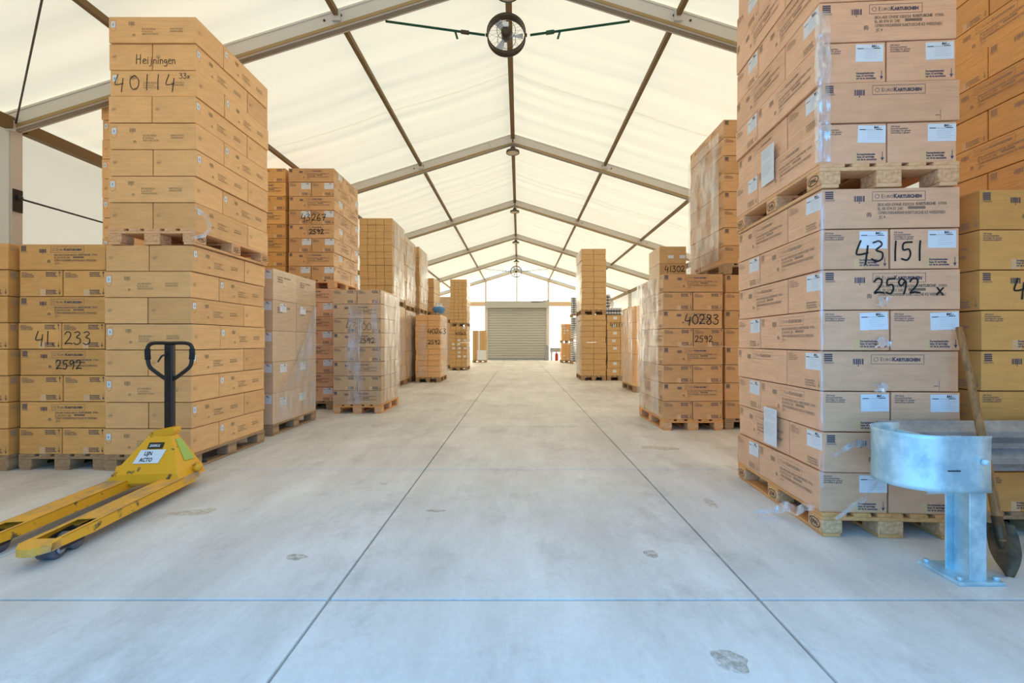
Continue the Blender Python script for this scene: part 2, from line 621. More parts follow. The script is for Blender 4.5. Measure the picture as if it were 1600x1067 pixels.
ceiling = tag(empty('ceiling'), kind='structure')
for bi in range(6):
    y0, y1 = FY[bi], FY[bi + 1]
    for sgn in (-1, 1):
        NY, NS = 84, 14
        vs, fs = [], []
        ph = random.random() * 20
        for a in range(NY + 1):
            t = a / NY
            y = y0 + (y1 - y0) * t
            for b_ in range(NS + 1):
                u = b_ / NS
                x = CX + sgn * (u * (HALF + 0.28))
                env = math.sin(PI * t) ** 0.5
                tens = 0.4 + 0.6 * abs(math.cos(3 * PI * u))
                wv = noise.noise((y * 3.4 + 0.45 * u * sgn, u * 0.9 + ph, ph)) * 0.045 + noise.noise((y * 9 + u * 1.2, u * 0.7, ph + 5)) * 0.014
                dz = -0.05 * math.sin(PI * t) * math.sin(PI * min(1, u * 3 % 1)) + wv * env * tens
                vs.append((x, y, roof_h(x) - 0.0 + dz))
        for a in range(NY):
            for b_ in range(NS):
                q = a * (NS + 1) + b_
                fs.append((q, q + 1, q + NS + 2, q + NS + 1))
        pan = MB().add(vs, fs, 0, True).build('roof_panel', 'tarp_roof', ceiling, fix=False)
        # welded seam across the middle of the sheet
        a = NY // 2
        row = [vs[a * (NS + 1) + b_] for b_ in range(NS + 1)]
        sv = [(p_[0], p_[1] - 0.02, p_[2] - 0.006) for p_ in row] + [(p_[0], p_[1] + 0.02, p_[2] - 0.006) for p_ in row]
        MB().add(sv, [(i, i + 1, NS + 2 + i, NS + 1 + i) for i in range(NS)], 0, True).build('seam', 'tarp_seam', pan, fix=False)


def frame(y, i, gable=False):
    """portal frame: two rafters, two posts, eave plates"""
    root = empty('portal_frame', (CX, y, 0))
    names = ['at the open end behind the viewer', 'nearest over the aisle, carrying the large fan', 'second over the aisle', 'third over the aisle',
             'fourth over the aisle', 'fifth over the aisle, carrying the small far fan', 'against the far gable wall']
    tag(root, 'grey aluminium tent frame, ' + names[i], 'tent frame', 'tent frames', 'structure')
    dep = 0.215
    for sgn in (-1, 1):
        mb = MB()
        a = Vector((0, 0, RIDGE - 0.03 - dep / 2))
        b_ = Vector((sgn * (HALF + 0.1), 0, RIDGE - 0.03 - dep / 2 - SLP * (HALF + 0.1)))
        mb.bar(a, b_, 0.11, dep)
        # flange lips at top and bottom, groove between
        mb.bar(a + Vector((0, 0, dep / 2 - 0.012)), b_ + Vector((0, 0, dep / 2 - 0.012)), 0.13, 0.024)
        rf_ = mb.build('rafter', 'frame_alu', root)
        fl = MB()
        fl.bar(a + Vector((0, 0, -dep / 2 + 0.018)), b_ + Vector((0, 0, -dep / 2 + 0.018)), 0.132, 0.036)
        fl.build('bottom_flange', 'flange_shaded', rf_)
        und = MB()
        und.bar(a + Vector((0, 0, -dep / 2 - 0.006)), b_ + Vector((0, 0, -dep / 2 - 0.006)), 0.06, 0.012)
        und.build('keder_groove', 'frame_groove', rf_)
        # bolts near purlins and ridge
        for ux in (0.25, 0.45, 2.0, 2.2, 4.1, 4.3):
            bb = MB()
            q = a.lerp(b_, ux / (HALF + 0.1))
            bb.lathe([(0, -0.064), (0.014, -0.064), (0.014, -0.05)], 'y', 8, c_=(q.x, 0, q.z + 0.02))
            bb.build('bolt', 'dark_steel', rf_)
        mb = MB()
        px = sgn * (HALF + 0.06)
        mb.box(px - 0.085, px + 0.085, -0.06, 0.06, 0.0, roof_h(CX + HALF) - 0.2)
        mb.box(px - 0.07, px + 0.07, -0.075, 0.075, 0.0, roof_h(CX + HALF) - 0.22)
        mb.box(px - 0.16, px + 0.16, -0.14, 0.14, 0.0, 0.02)
        ps = mb.build('post', 'frame_alu', root)
        mb = MB()
        mb.box(px - sgn * 0.09 - 0.012, px - sgn * 0.09 + 0.012, -0.05, 0.05, 2.75, 3.02)
        mb.lathe([(0, -0.02), (0.03, -0.02), (0.03, 0.02), (0, 0.02)], 'y', 10, c_=(px - sgn * 0.115, 0, 2.92))
        mb.build('cable_bracket', 'dark_steel', ps)
    mb = MB()
    for sgn in (-1, 1):
        mb.bar((0, -0.068, RIDGE - 0.14), (sgn * 0.5, -0.068, RIDGE - 0.14 - SLP * 0.5), 0.008, 0.15)
    mb.build('ridge_plate', 'frame_alu', root)
    return root


for i, y in enumerate(FY):
    frame(y, i)

# purlins: one line per height, each bay a piece
for (dx, nm, wd, hg) in [(0, 'ridge', 0.085, 0.10), (-2.05, 'upper left', 0.055, 0.07), (2.05, 'upper right', 0.055, 0.07), (-4.1, 'lower left', 0.055, 0.07),
                         (4.1, 'lower right', 0.055, 0.07), (-5.95, 'left eave', 0.10, 0.14), (5.95, 'right eave', 0.10, 0.14)]:
    root = tag(empty('purlin_line', (CX + dx, 0, 0)), 'brown metal purlin running along the %s of the tent roof' % nm, 'purlin', 'roof purlins', 'structure')
    h_ = roof_h(CX + dx) - (0.10 if dx == 0 else 0.09) - (0.10 if abs(dx) > 5 else 0)
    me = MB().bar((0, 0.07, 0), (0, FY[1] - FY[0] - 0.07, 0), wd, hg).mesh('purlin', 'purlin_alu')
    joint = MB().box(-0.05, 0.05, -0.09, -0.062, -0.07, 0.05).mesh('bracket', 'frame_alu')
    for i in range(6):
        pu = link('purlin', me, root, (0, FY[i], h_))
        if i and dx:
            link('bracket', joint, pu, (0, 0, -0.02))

# diagonal roof cables, wall cables
for sgn, nm in ((-1, 'left'), (1, 'right')):
    mb = MB()
    mb.tube([(CX + sgn * HALF, FY[1], roof_h(CX + HALF) - 0.2), (CX + sgn * 0.2, FY[0] + 0.2, RIDGE - 0.26)], 0.009, 6)
    tag(mb.build('brace_cable', 'cable'), 'thin steel bracing cable slanting under the %s roof near the viewer' % nm, 'cable', 'roof bracing cables')
    mb = MB()
    for i in range(1, 6):
        mb.tube([(CX + sgn * (HALF - 0.03), FY[i], 2.92), (CX + sgn * (HALF - 0.03), FY[i + 1], 2.92)], 0.012, 6)
    tag(mb.build('wall_cable', 'cable'), 'dark horizontal cable strung between the posts of the %s wall' % nm, 'cable', 'wall cables')

# side walls: sheets between the posts
for sgn, nm in ((-1, 'wall_left'), (1, 'wall_right')):
    wl = tag(empty(nm), kind='structure')
    x = CX + sgn * (HALF + 0.2)
    for i in range(6):
        NY, NZ = 20, 8
        vs = []
        ph = random.random() * 9
        for a in range(NY + 1):
            for b_ in range(NZ + 1):
                y = FY[i] + (FY[i + 1] - FY[i]) * a / NY
                z = (roof_h(CX + HALF) - 0.02) * b_ / NZ
                vs.append((x + 0.012 * noise.noise((y * 1.3, z * 0.5, ph)), y, z))
        fs = [(a * (NZ + 1) + b_, a * (NZ + 1) + b_ + 1, (a + 1) * (NZ + 1) + b_ + 1, (a + 1) * (NZ + 1) + b_) for a in range(NY) for b_ in range(NZ)]
        MB().add(vs, fs, 0, True).build('wall_sheet', 'tarp_wall', wl, fix=False)

# far gable wall with roller shutter
GY = FY[6] + 0.12
DX0, DX1, DH = CX - 1.98, CX + 2.0, 3.30
wall = tag(empty('wall_far'), kind='structure')


def gable_sheet(outline):
    n_ = len(outline)
    MB().add([(x, GY, z) for x, z in outline], [tuple(range(n_))]).build('gable_sheet', 'tarp_gable', wall, fix=False)


for sgn in (-1, 1):
    xe, xd = CX + sgn * (HALF + 0.2), (DX0 if sgn < 0 else DX1)
    gable_sheet([(xe, 0), (xd, 0), (xd, roof_h(xd)), (xe, roof_h(xe))])
    gable_sheet([(xd, DH + 0.4), (CX, DH + 0.4), (CX, RIDGE), (xd, roof_h(xd))])
    MB().box(min(xe, xd), max(xe, xd), GY - 0.05, GY - 0.01, 3.42, 3.72).build('girt', 'card_pale', wall)
    MB().box(xd - 0.06, xd + 0.06, GY - 0.12, GY - 0.01, 0, roof_h(xd) - 0.05).build('gable_post', 'frame_alu', wall)
    xm = CX + sgn * 4.1
    MB().box(xm - 0.06, xm + 0.06, GY - 0.12, GY - 0.01, 0, roof_h(xm) - 0.05).build('gable_post', 'frame_alu', wall)
MB().box(CX - 0.05, CX + 0.05, GY - 0.12, GY - 0.01, DH + 0.35, RIDGE - 0.1).build('gable_post', 'frame_alu', wall)

front = tag(empty('wall_front'), kind='structure')
FG = FY[0] - 0.1
OX, OH = 2.6, 3.5          # unseen open doorway, sized for the blue daylight it lets in


def front_sheet(outline):
    MB().add([(x, FG, z) for x, z in outline], [tuple(range(len(outline)))]).build('gable_sheet', 'frame_alu', front, fix=False)  # opaque, to hold back warm light near the doorway


for sgn in (-1, 1):
    xe, xd = CX + sgn * (HALF + 0.2), CX + sgn * OX
    front_sheet([(xe, 0), (xd, 0), (xd, roof_h(xd)), (xe, roof_h(xe))])
    front_sheet([(xd, OH), (CX, OH), (CX, RIDGE), (xd, roof_h(xd))])
    MB().box(xd - 0.06, xd + 0.06, FG - 0.12, FG - 0.01, 0, roof_h(xd) - 0.05).build('gable_post', 'frame_alu', front)
MB().box(CX - OX, CX + OX, FG - 0.12, FG - 0.01, OH - 0.1, OH + 0.1).build('lintel', 'frame_alu', front)

door = tag(empty('door_1', ((DX0 + DX1) / 2, GY - 0.06, 0)), kind='structure')
hw = (DX1 - DX0) / 2
NSL = 20
sl = MB()
prof = [(0.0, 0.0), (-0.028, 0.02), (-0.034, 0.07), (-0.022, 0.12), (0.0, 0.145)]
sh_ = (DH - 0.10) / NSL
vs, fs = [], []
for (yy, zz) in prof:
    for x in (-hw + 0.12, hw - 0.12):
        vs.append((x, yy, zz / 0.145 * sh_ * 0.96))
for (yy, zz) in prof:
    for x in (-hw + 0.12, hw - 0.12):
        vs.append((x, yy + 0.02, zz / 0.145 * sh_ * 0.96))
for i in range(4):
    fs.append((2 * i, 2 * i + 1, 2 * i + 3, 2 * i + 2))
    fs.append((10 + 2 * i, 12 + 2 * i, 13 + 2 * i, 11 + 2 * i))
fs += [(0, 10, 11, 1), (8, 9, 19, 18)]
slat_me = sl.add(vs, fs).mesh('slat', 'shutter', fix=False)
for i in range(NSL):
    link('slat', slat_me, door, (0, 0, 0.10 + i * sh_))
MB().box(-hw + 0.1, hw - 0.1, -0.02, 0.03, 0.0, 0.10).build('bottom_bar', 'galv_dull', door)
for sgn in (-1, 1):
    MB().box(sgn * (hw - 0.06) - 0.07, sgn * (hw - 0.06) + 0.07, -0.09, 0.04, 0, DH + 0.1).build('guide_rail', 'frame_alu', door, 0.008)
MB().box(-hw - 0.02, hw + 0.02, -0.36, 0.04, DH, DH + 0.42).build('shutter_box', 'shutter', door, 0.02, 2)
MB().tube([(hw - 1.1, -0.37, DH + 0.36), (hw - 0.5, -0.37, DH + 0.37), (hw - 0.2, -0.38, DH + 0.44), (hw + 0.02, -0.3, DH + 0.46)], 0.025, 6).build('cable', 'dark_steel', door)
MB().box(-hw + 0.15, hw - 0.15, 0.02, 0.05, 0, DH).build('backing', 'shutter', door)

# ------------------------------------------------------------------ pallets
DECK = [(-0.4, 0.145), (-0.2125, 0.10), (-0.0725, 0.145), (0.1125, 0.10), (0.255, 0.145)]
PM = {}


def pallet_meshes(style):
    if style in PM:
        return PM[style]
    wood = {'new': 'wood_new', 'old': 'wood_old', 'orange': 'wood_orange'}[style]
    P_ = {}
    for wd in (0.145, 0.10):
        P_['d', wd] = MB().box(0, wd, 0, 1.2, 0, 0.022).mesh('deck_board', wood, 0.003)
        P_['b', wd] = MB().box(-wd / 2, wd / 2, 0, 1.2, 0, 0.022).mesh('bottom_board', wood, 0.003)
    P_['s'] = MB().box(-0.4, 0.4, 0, 0.145, 0, 0.022).mesh('stringer_board', wood, 0.003)
    for wd in (0.145, 0.12):
        P_['k', wd] = MB().box(-wd / 2, wd / 2, 0, 0.145, 0, 0.078).mesh('block', 'chipwood' if style != 'old' else wood, 0.004)
    PM[style] = P_
    return P_


def stamp_mesh(s):
    mb = MB()
    pts = [(0.055 * math.cos(t), 0.027 * math.sin(t)) for t in [2 * PI * i / 20 for i in range(21)]]
    ribbon(mb, pts, 0.005)
    vs, fs = text_geo(s, 0.036, 0.001)
    wd = max(v[0] for v in vs)
    put_text(mb, s, -wd / 2, -0.013, 0.036, 0, 0.001)
    return mb.mesh('stamp', 'ink_black', fix=False)


ST_EPAL, ST_EUR = stamp_mesh('EPAL'), stamp_mesh('EUR')


def pallet(M, label, style, aisle, full=True, w_=0.8, d_=1.2, stamps=False):
    """M places the pallet's front left bottom corner"""
    if full:
        P_ = pallet_meshes(style)
        root = empty('wooden_pallet')
        S = Matrix.Diagonal((w_ / 0.8, d_ / 1.2, 1, 1))
        root.matrix_world = M @ Matrix.Translation((w_ / 2, 0, 0)) @ S
        for x, wd in DECK:
            link('deck_board', P_['d', wd], root, (x, 0, 0.122))
        for y in (0, 0.5275, 1.055):
            link('stringer_board', P_['s'], root, (0, y, 0.10))
        for x in (-0.34, 0, 0.34):
            wd = 0.145 if x == 0 else 0.12
            link('bottom_board', P_['b', 0.145 if x == 0 else 0.10], root, (x, 0, 0))
            for y in (0, 0.5275, 1.055):
                bk = link('block', P_['k', wd], root, (x, y, 0.022))
                if stamps and x * aisle > 0:
                    link('stamp', ST_EPAL if y == 0 else ST_EUR, bk, (aisle * wd / 2, 0.0725, 0.042), aisle * PI / 2)
    else:
        mb = MB()
        s, t = w_ / 0.8, d_ / 1.2
        for x, wd in DECK:
            mb.box(x * s, (x + wd) * s, 0, d_, 0.122, 0.144)
        for y in (0, 0.5275, 1.055):
            mb.box(-0.4 * s, 0.4 * s, y * t, (y + 0.145) * t, 0.10, 0.122)
        for x in (-0.34, 0, 0.34):
            mb.box((x - 0.05) * s, (x + 0.05) * s, 0, d_, 0, 0.022)
            for y in (0, 0.5275, 1.055):
                mb.box((x - 0.06) * s, (x + 0.06) * s, y * t, (y + 0.145) * t, 0.022, 0.10)
        root = mb.build('wooden_pallet', 'wood_old' if style == 'old' else 'wood_orange')
        root.matrix_world = M @ Matrix.Translation((w_ / 2, 0, 0))
    tag(root, label, 'pallet', 'wooden pallets under the cartons')
    return root


# ------------------------------------------------------------------ cartons
CM = {}


def carton_mesh(L, W, H, mat):
    key = (round(L, 3), round(W, 3), round(H, 4), mat)
    if key not in CM:
        mb = MB().box(-L / 2, L / 2, -W / 2, W / 2, 0, H)
        CM[key] = mb.mesh('carton', mat, 0.004, 2)
    return CM[key]


PR = {}


def barcode(mb, x, z, wd, h, mi):
    rnd = random.Random(3)
    k = x
    while k < x + wd:
        b_ = rnd.choice([0.003, 0.006, 0.009])
        rect(mb, k, min(k + b_, x + wd), z, z + h, mi)
        k += b_ + rnd.choice([0.003, 0.005])
    rect(mb, x + wd * 0.45, x + wd * 0.55, z - 0.012, z - 0.004, mi)


def print_parts(kind, L, H):
    """flat prints of one carton face as [(part name, mesh)], x from its left edge"""
    key = (kind, round(L, 3), round(H, 4))
    if key in PR:
        return PR[key]
    out_ = []
    x0 = -L / 2
    mats = ['ink_blue', 'ink_pale' if kind.startswith('plain') else 'ink_faint', 'ink_black']
    if kind.endswith('_side'):          # dulled by the film drawn over the aisle face
        mats = ['ink_side', 'ink_side', 'ink_black']
        kind = kind[:-5]

    def done(name, mb):
        out_.append((name, mb.mesh(name, mats, fix=False)))

    if kind in ('long', 'long_bare'):
        mb = MB()
        for i in range(4):
            rect(mb, x0 + 0.022, x0 + 0.070, H - 0.030 - i * 0.012, H - 0.021 - i * 0.012, 0)
        rect(mb, x0 + 0.022, x0 + 0.078, H - 0.073, H - 0.071, 0)
        rect(mb, x0 + 0.022, x0 + 0.078, H - 0.079, H - 0.077, 0)
        done('icon_print', mb)
        mb = MB()
        barcode(mb, x0 + 0.19, H - 0.085, 0.062, 0.034, 0)
        done('barcode_print', mb)
        mb = MB()
        bx0, bx1, bz0, bz1 = x0 + 0.295, x0 + 0.60, H - 0.083, H - 0.026
        for a in ((bx0, bx1, bz0, bz0 + 0.0022), (bx0, bx1, bz1 - 0.0022, bz1), (bx0, bx0 + 0.0022, bz0, bz1), (bx1 - 0.0022, bx1, bz0, bz1)):
            rect(mb, *a, 0)
        hexa = [(bx0 + 0.028 + 0.013 * math.cos(PI / 6 + q * PI / 3), (bz0 + bz1) / 2 + 0.013 * math.sin(PI / 6 + q * PI / 3)) for q in range(7)]
        ribbon(mb, hexa, 0.0025, 0)
        zz = bz0 + 0.018
        put_text(mb, 'E', bx0 + 0.052, zz, 0.033, 0, 0, 0.9)
        put_text(mb, 'URO', bx0 + 0.070, zz, 0.026, 0, 0, 0.95)
        put_text(mb, 'K', bx0 + 0.123, zz, 0.033, 0, 0.0016, 0.9)
        put_text(mb, 'ARTUSCHEN', bx0 + 0.144, zz, 0.026, 0, 0.0016, 0.93)
        done('logo_print', mb)
        mb = MB()
        if kind == 'long':
            put_text(mb, 'SKX-450 OHNE KBX/24', x0 + 0.325, H - 0.113, 0.025, 1, 0.0005, 0.82)
            put_text(mb, 'KARTUSCHE', x0 + 0.545, H - 0.110, 0.022, 1, 0.0012, 0.9)
            put_text(mb, '07005', x0 + 0.672, H - 0.110, 0.022, 1, 0.0003, 0.9)
            put_text(mb, 'EL 00 074 01 240', x0 + 0.325, H - 0.138, 0.025, 1, 0.0005, 0.82)
            put_text(mb, '0000000000', x0 + 0.50, H - 0.133, 0.022, 1, 0.0016, 0.9)
            put_text(mb, '137001/1002400000 KARTUSCHE KS WEISS/NEU', x0 + 0.325, H - 0.163, 0.025, 1, 0.0005, 0.745)
            put_text(mb, 'JC 4', x0 + 0.335, H - 0.188, 0.025, 1, 0.0005, 0.82)
            done('batch_print', mb)
            mb = MB()
            put_text(mb, '(E)', x0 + 0.262, H - 0.172, 0.028, 1, 0.0012, 0.9)
            done('mark_print', mb)
        else:
            rect(mb, x0 + 0.685, x0 + 0.687, 0.004, 0.065, 0)
            rect(mb, x0 + 0.655, x0 + 0.68, 0.030, 0.034, 0)
            done('fold_mark_print', mb)
    elif kind in ('short', 'short_two'):
        mb = MB()
        for i, t in enumerate(('100 Stück', 'Kartuschenhülsen', 'cartridges for grease', 'cartouches à graisse')):
            put_text(mb, t, x0 + 0.022, H - 0.032 - i * 0.0125, 0.0145, 0, 0.0002, 0.95)
        done('product_print', mb)
        for zb in ((0.050,) if kind == 'short' else (0.050, H - 0.030)):
            mb = MB()
            sq = 0.9 if kind == 'short' else 0.8
            for i, t in enumerate(('Kartuschenboden', 'base of cartridge', 'cul de la cartouche')):
                put_text(mb, t, x0 + 0.225 + (0.9 - sq) * 0.2, zb - i * 0.0155, 0.0165, 0, 0.0008, sq)
            done('base_print', mb)
            mb = MB()
            sg = 1 if zb < 0.1 else -1
            zc = zb - 0.008
            ribbon(mb, [(x0 + 0.372, zc + 0.024), (x0 + 0.372, zc - 0.024)], 0.0035, 0)
            mb.add([(x0 + 0.362, -EPS, zc - sg * 0.008), (x0 + 0.372, -EPS, zc - sg * 0.028), (x0 + 0.382, -EPS, zc - sg * 0.008)], [(0, 1, 2)], 0)
            done('arrow_print', mb)
    elif kind == 'plain_long':
        mb = MB()
        barcode(mb, x0 + 0.185, H - 0.085, 0.056, 0.034, 1)
        done('barcode_print', mb)
        mb = MB()
        put_text(mb, '(E)', x0 + 0.22, H - 0.178, 0.024, 1, 0.0008)
        done('mark_print', mb)
        mb = MB()
        for i, t in enumerate(('SKX 400 KBX/24', 'EL 00 0274 01', '10024 KARTUSCHE')):
            put_text(mb, t, x0 + 0.305, H - 0.125 - i * 0.022, 0.022, 1, 0.0004, 0.8)
        done('batch_print', mb)
        mb = MB()
        for i, t in enumerate(('KARTUSCHE 4', '0000000 07005')):
            put_text(mb, t, x0 + 0.56, H - 0.122 - i * 0.022, 0.022, 1, 0.0004, 0.85)
        done('batch_print', mb)
    elif kind == 'plain_short':
        mb = MB()
        hexa = [(x0 + 0.055 + 0.02 * math.cos(q * PI / 4), H * 0.5 + 0.02 * math.sin(q * PI / 4)) for q in range(9)]
        ribbon(mb, hexa, 0.002, 1)
        put_text(mb, 'HF', x0 + 0.04, H * 0.5 - 0.008, 0.022, 1, 0.0006)
        done('mark_print', mb)
    elif kind == 'tall':
        mb = MB()
        for i in range(3):
            put_text(mb, '43/00-2592', x0 + 0.10, H - 0.10 - i * 0.03, 0.028, 1, 0.0004)
        put_text(mb, 'KARTUSCHE', x0 + 0.255, H - 0.10, 0.030, 1, 0.0004)
        done('batch_print', mb)
    PR[key] = out_
    return out_


# shipping label: sheet, then its print
mb = MB()
mb.box(-0.08, 0.08, -0.0015, 0, -0.052, 0.052)
LABEL_ME = mb.mesh('shipping_label', 'paper', fix=True)
mb = MB()
rect(mb, -0.072, -0.036, 0.024, 0.0285, 0, -0.0022)
rect(mb, -0.036, 0.022, 0.0235, 0.0265, 1, -0.0022)
rect(mb, 0.022, 0.062, 0.025, 0.0295, 0, -0.0022)
put_text(mb, '841.-', 0.012, 0.033, 0.021, 0, 0.0009, 0.95, -0.0022)
for i in range(5):
    rect(mb, -0.03 + 0.004 * (i % 2), 0.066 - 0.012 * (i % 3), 0.012 - i * 0.011, 0.0132 - i * 0.011, 1, -0.0022)
LABELP_ME = mb.mesh('label_print', ['ink_black', 'ink_grey'], fix=False)
mb = MB()
mb.box(-0.022, 0.022, -0.0015, 0, -0.030, 0.026)
TAG_ME = mb.mesh('small_sticker', 'paper', fix=True)
mb = MB()
put_text(mb, '3', -0.007, -0.012, 0.026, 0, 0.0008, 1, -0.0022)
ribbon(mb, [(-0.024, -0.03), (-0.024, -0.05), (0.0, -0.068), (0.024, -0.05), (0.024, 0.034), (0.0, 0.042), (-0.024, 0.034), (-0.024, -0.03)], 0.0022, 1, -0.0012)
TAGP_ME = mb.mesh('sticker_print', ['ink_blue', 'ink_faint'], fix=False)
TAPE_ME = MB().box(-0.028, 0.028, -0.0008, 0, 0, 0.062).mesh('packing_tape', 'tape')
TAPEB_ME = MB().box(-0.012, 0.0, -0.0012, 0, 0, 0.030).mesh('blue_mark', 'tape_blue')
MEDIUM = {}


def face_child(cart, name, me, rotz_world, dims, off=(0, 0), parent_rot=0.0, tilt=0.0, parent=None):
    """put a flat piece on the carton face that looks along rotz_world (0 front, +90 towards +x, -90 towards -x), in load space"""
    dx, dy = dims
    if abs(rotz_world) < 0.1:
        px, py = off[0], -dy / 2
    elif rotz_world > 0:
        px, py = dx / 2, off[0]
    else:
        px, py = -dx / 2, -off[0]
    c_, s_ = math.cos(-parent_rot), math.sin(-parent_rot)
    lx, ly = px * c_ - py * s_, px * s_ + py * c_
    o = link(name, me, cart, (lx, ly, off[1]))
    o.rotation_mode = 'ZYX' if False else 'XYZ'
    o.matrix_local = Matrix.Translation((lx, ly, off[1])) @ Matrix.Rotation(rotz_world - parent_rot, 4, 'Z') @ Matrix.Rotation(tilt, 4, 'Y')
    return o


def face_prints(cart, parts, *a):
    for nm, me in parts:
        face_child(cart, nm, me, *a)


ORD = ['bottom', 'second', 'third', 'fourth', 'fifth', 'sixth', 'seventh', 'top']
N_CART = [0]


def load(x0, y0, z0, side, layers, h, kind, desc, bottom='A', rot=0.0, labels=False, style='old', mat='card_printed', hand=None,
         w_=0.8, d_=1.2, front=True, aisle=True, rear=True, far=False, stamps=False, pallet_full=True, bare=(), jit=0.006, short='short', plabel=None, aisle_print=True):
    """a loaded pallet: x0,y0 = front left corner; side 'L' shows +x to the aisle, 'R' shows -x.  Every carton is its own object."""
    hand = hand or {}
    M = Matrix.Translation((x0, y0, z0)) @ Matrix.Rotation(rot, 4, 'Z')
    ai = 1 if side == 'L' else -1
    pallet(M, plabel or ('wooden pallet under the ' + desc), style, ai, pallet_full, w_, d_, stamps)
    rnd = random.Random(hash((x0, y0, z0)) & 0xffff)
    q4 = 0.4 * d_ / 1.2
    g = 0.005
    for k in range(layers):
        z = 0.1445 + k * h
        typ = 'A' if (k % 2 == 0) == (bottom == 'A') else 'B'
        jx, jy = rnd.uniform(-jit, jit), rnd.uniform(-jit * 0.6, jit)
        items = []
        xa = w_ * 0.75 if ai > 0 else w_ * 0.25
        xf = w_ - xa
        if typ == 'A':
            items.append(('front one', w_ / 2, q4 / 2, w_, q4, 'x', True, True))
            if aisle:
                items.append(('aisle side', xa, q4 + (d_ - q4) / 2, w_ / 2, d_ - q4, 'y', False, True))
            if far:
                items.append(('far side', xf, q4 + (d_ - q4) / 2, w_ / 2, d_ - q4, 'y', False, False))
        else:
            ln = d_ - q4
            items.append(('front left', w_ * 0.25, ln / 2, w_ / 2, ln, 'y', True, ai < 0))
            items.append(('front right', w_ * 0.75, ln / 2, w_ / 2, ln, 'y', True, ai > 0))
            if aisle and rear:
                items.append(('rear one', w_ / 2, d_ - q4 / 2, w_, q4, 'x', False, True))
        for (pos, cx_, cy_, dx, dy, ori, fr, si) in items:
            Lc, Wc = (dx, dy) if ori == 'x' else (dy, dx)
            me = carton_mesh(Lc - 2 * g, Wc - 2 * g, h - 0.006, mat)
            prot = 0.0 if ori == 'x' else ai * PI / 2
            c_ = link('carton', me)
            tw = rnd.uniform(-0.004, 0.004)
            c_.matrix_world = M @ Matrix.Translation((cx_ + jx, cy_ + jy, z)) @ Matrix.Rotation(prot + tw, 4, 'Z')
            N_CART[0] += 1
            lab = 'brown carton, %s, %s layer, %s' % (pos, ORD[k] if k < layers - 1 else 'top', desc)
            dims = (dx - 2 * g, dy - 2 * g)
            faces = []
            if fr and front:
                faces.append((0.0, dx))
            if si and aisle and aisle_print:
                faces.append((ai * PI / 2, dy))
            marked = None
            for (rz, fw) in faces:
                long_ = fw > 0.5
                if kind == 'euro':
                    pk = ('long_bare' if (k in bare) else 'long') if long_ else short
                    face_prints(c_, print_parts(pk + ('_side' if rz else ''), fw, h), rz, dims, (0, 0), prot)
                    if not long_:
                        face_child(c_, 'packing_tape', TAPE_ME, rz, dims, (0.02, 0.002), prot)
                        if labels:
                            tl = rnd.uniform(-0.05, 0.05)
                            lb = face_child(c_, 'shipping_label', LABEL_ME, rz, dims, (0.105 + rnd.uniform(-.01, .01), h - 0.07), prot, tl)
                            link('label_print', LABELP_ME, lb)
                elif kind == 'plain':
                    face_prints(c_, print_parts('plain_long' if long_ else 'plain_short', fw, h), rz, dims, (0, 0), prot)
                    if long_:
                        st = face_child(c_, 'small_sticker', TAG_ME, rz, dims, (-fw / 2 + 0.045, h - 0.075), prot)
                        link('sticker_print', TAGP_ME, st)
                if rz == 0.0 and k in hand:
                    for (hx, s, hh, hz, wd) in hand[k]:
                        # hx measured from the load's left edge; the stroke goes on the carton it starts on
                        if cx_ - dx / 2 <= hx < cx_ + dx / 2:
                            mh = MB()
                            handwriting(mh, s, hx - cx_, hz, hh, wd)
                            face_child(c_, 'handwriting', mh.mesh('handwriting', 'ink_black', fix=False), rz, dims, (0, 0), prot)
                            marked = (marked + ' ' + s.replace(' ', '')) if marked else s.replace(' ', '')
            if marked:
                lab = 'brown carton marked %s, %s, %s layer, %s' % (marked, pos, ORD[k] if k < layers - 1 else 'top', desc)
            tag(c_, lab, 'carton', 'cartons of the ' + desc)
    return M


# right side, nearest first
M_R1 = load(1.83, 2.75, 0, 'R', 8, 0.2455, 'euro', 'lower load beside the steel barrier', 'B', R(-3.3), True, 'orange', 'card_printed',
            {6: [(0.205, '43', 0.125, 0.045, 0.011), (0.405, '151', 0.115, 0.05, 0.011)], 5: [(0.30, '2592', 0.095, 0.095, 0.011), (0.66, 'x', 0.09, 0.085, 0.010)]},
            stamps=True, bare=(3,), jit=0.010, far=True)
M_R1U = load(1.82, 2.75, 2.109, 'R', 8, 0.2455, 'euro', 'upper load above the steel barrier', 'B', R(-3.3), True, 'new', 'card_printed',
             stamps=True, bare=(1,), jit=0.010)
load(2.80, 2.76, 0, 'R', 8, 0.2455, 'euro', 'load behind the shovel handle', 'B', 0, False, 'old', 'card_tan',
     {5: [(0.21, '4', 0.11, 0.08, 0.011)]}, rear=False)
load(3.66, 2.75, 2.109, 'R', 8, 0.2455, 'euro', 'high load at the right photo edge', 'B', 0, False, 'old', 'card_tan', pallet_full=False)
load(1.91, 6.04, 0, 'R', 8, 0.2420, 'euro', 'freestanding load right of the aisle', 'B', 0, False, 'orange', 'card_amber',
     {5: [(0.30, '40283', 0.13, 0.055, 0.013)], 4: [(0.42, '2592', 0.085, 0.06, 0.010)]}, short='short_two')
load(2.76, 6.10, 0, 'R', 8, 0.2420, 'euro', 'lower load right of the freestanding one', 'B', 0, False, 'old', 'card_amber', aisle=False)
load(2.74, 6.10, 2.082, 'R', 8, 0.2420, 'euro', 'upper load right of the freestanding one', 'B', 0, False, 'old', 'card_amber', pallet_full=False)

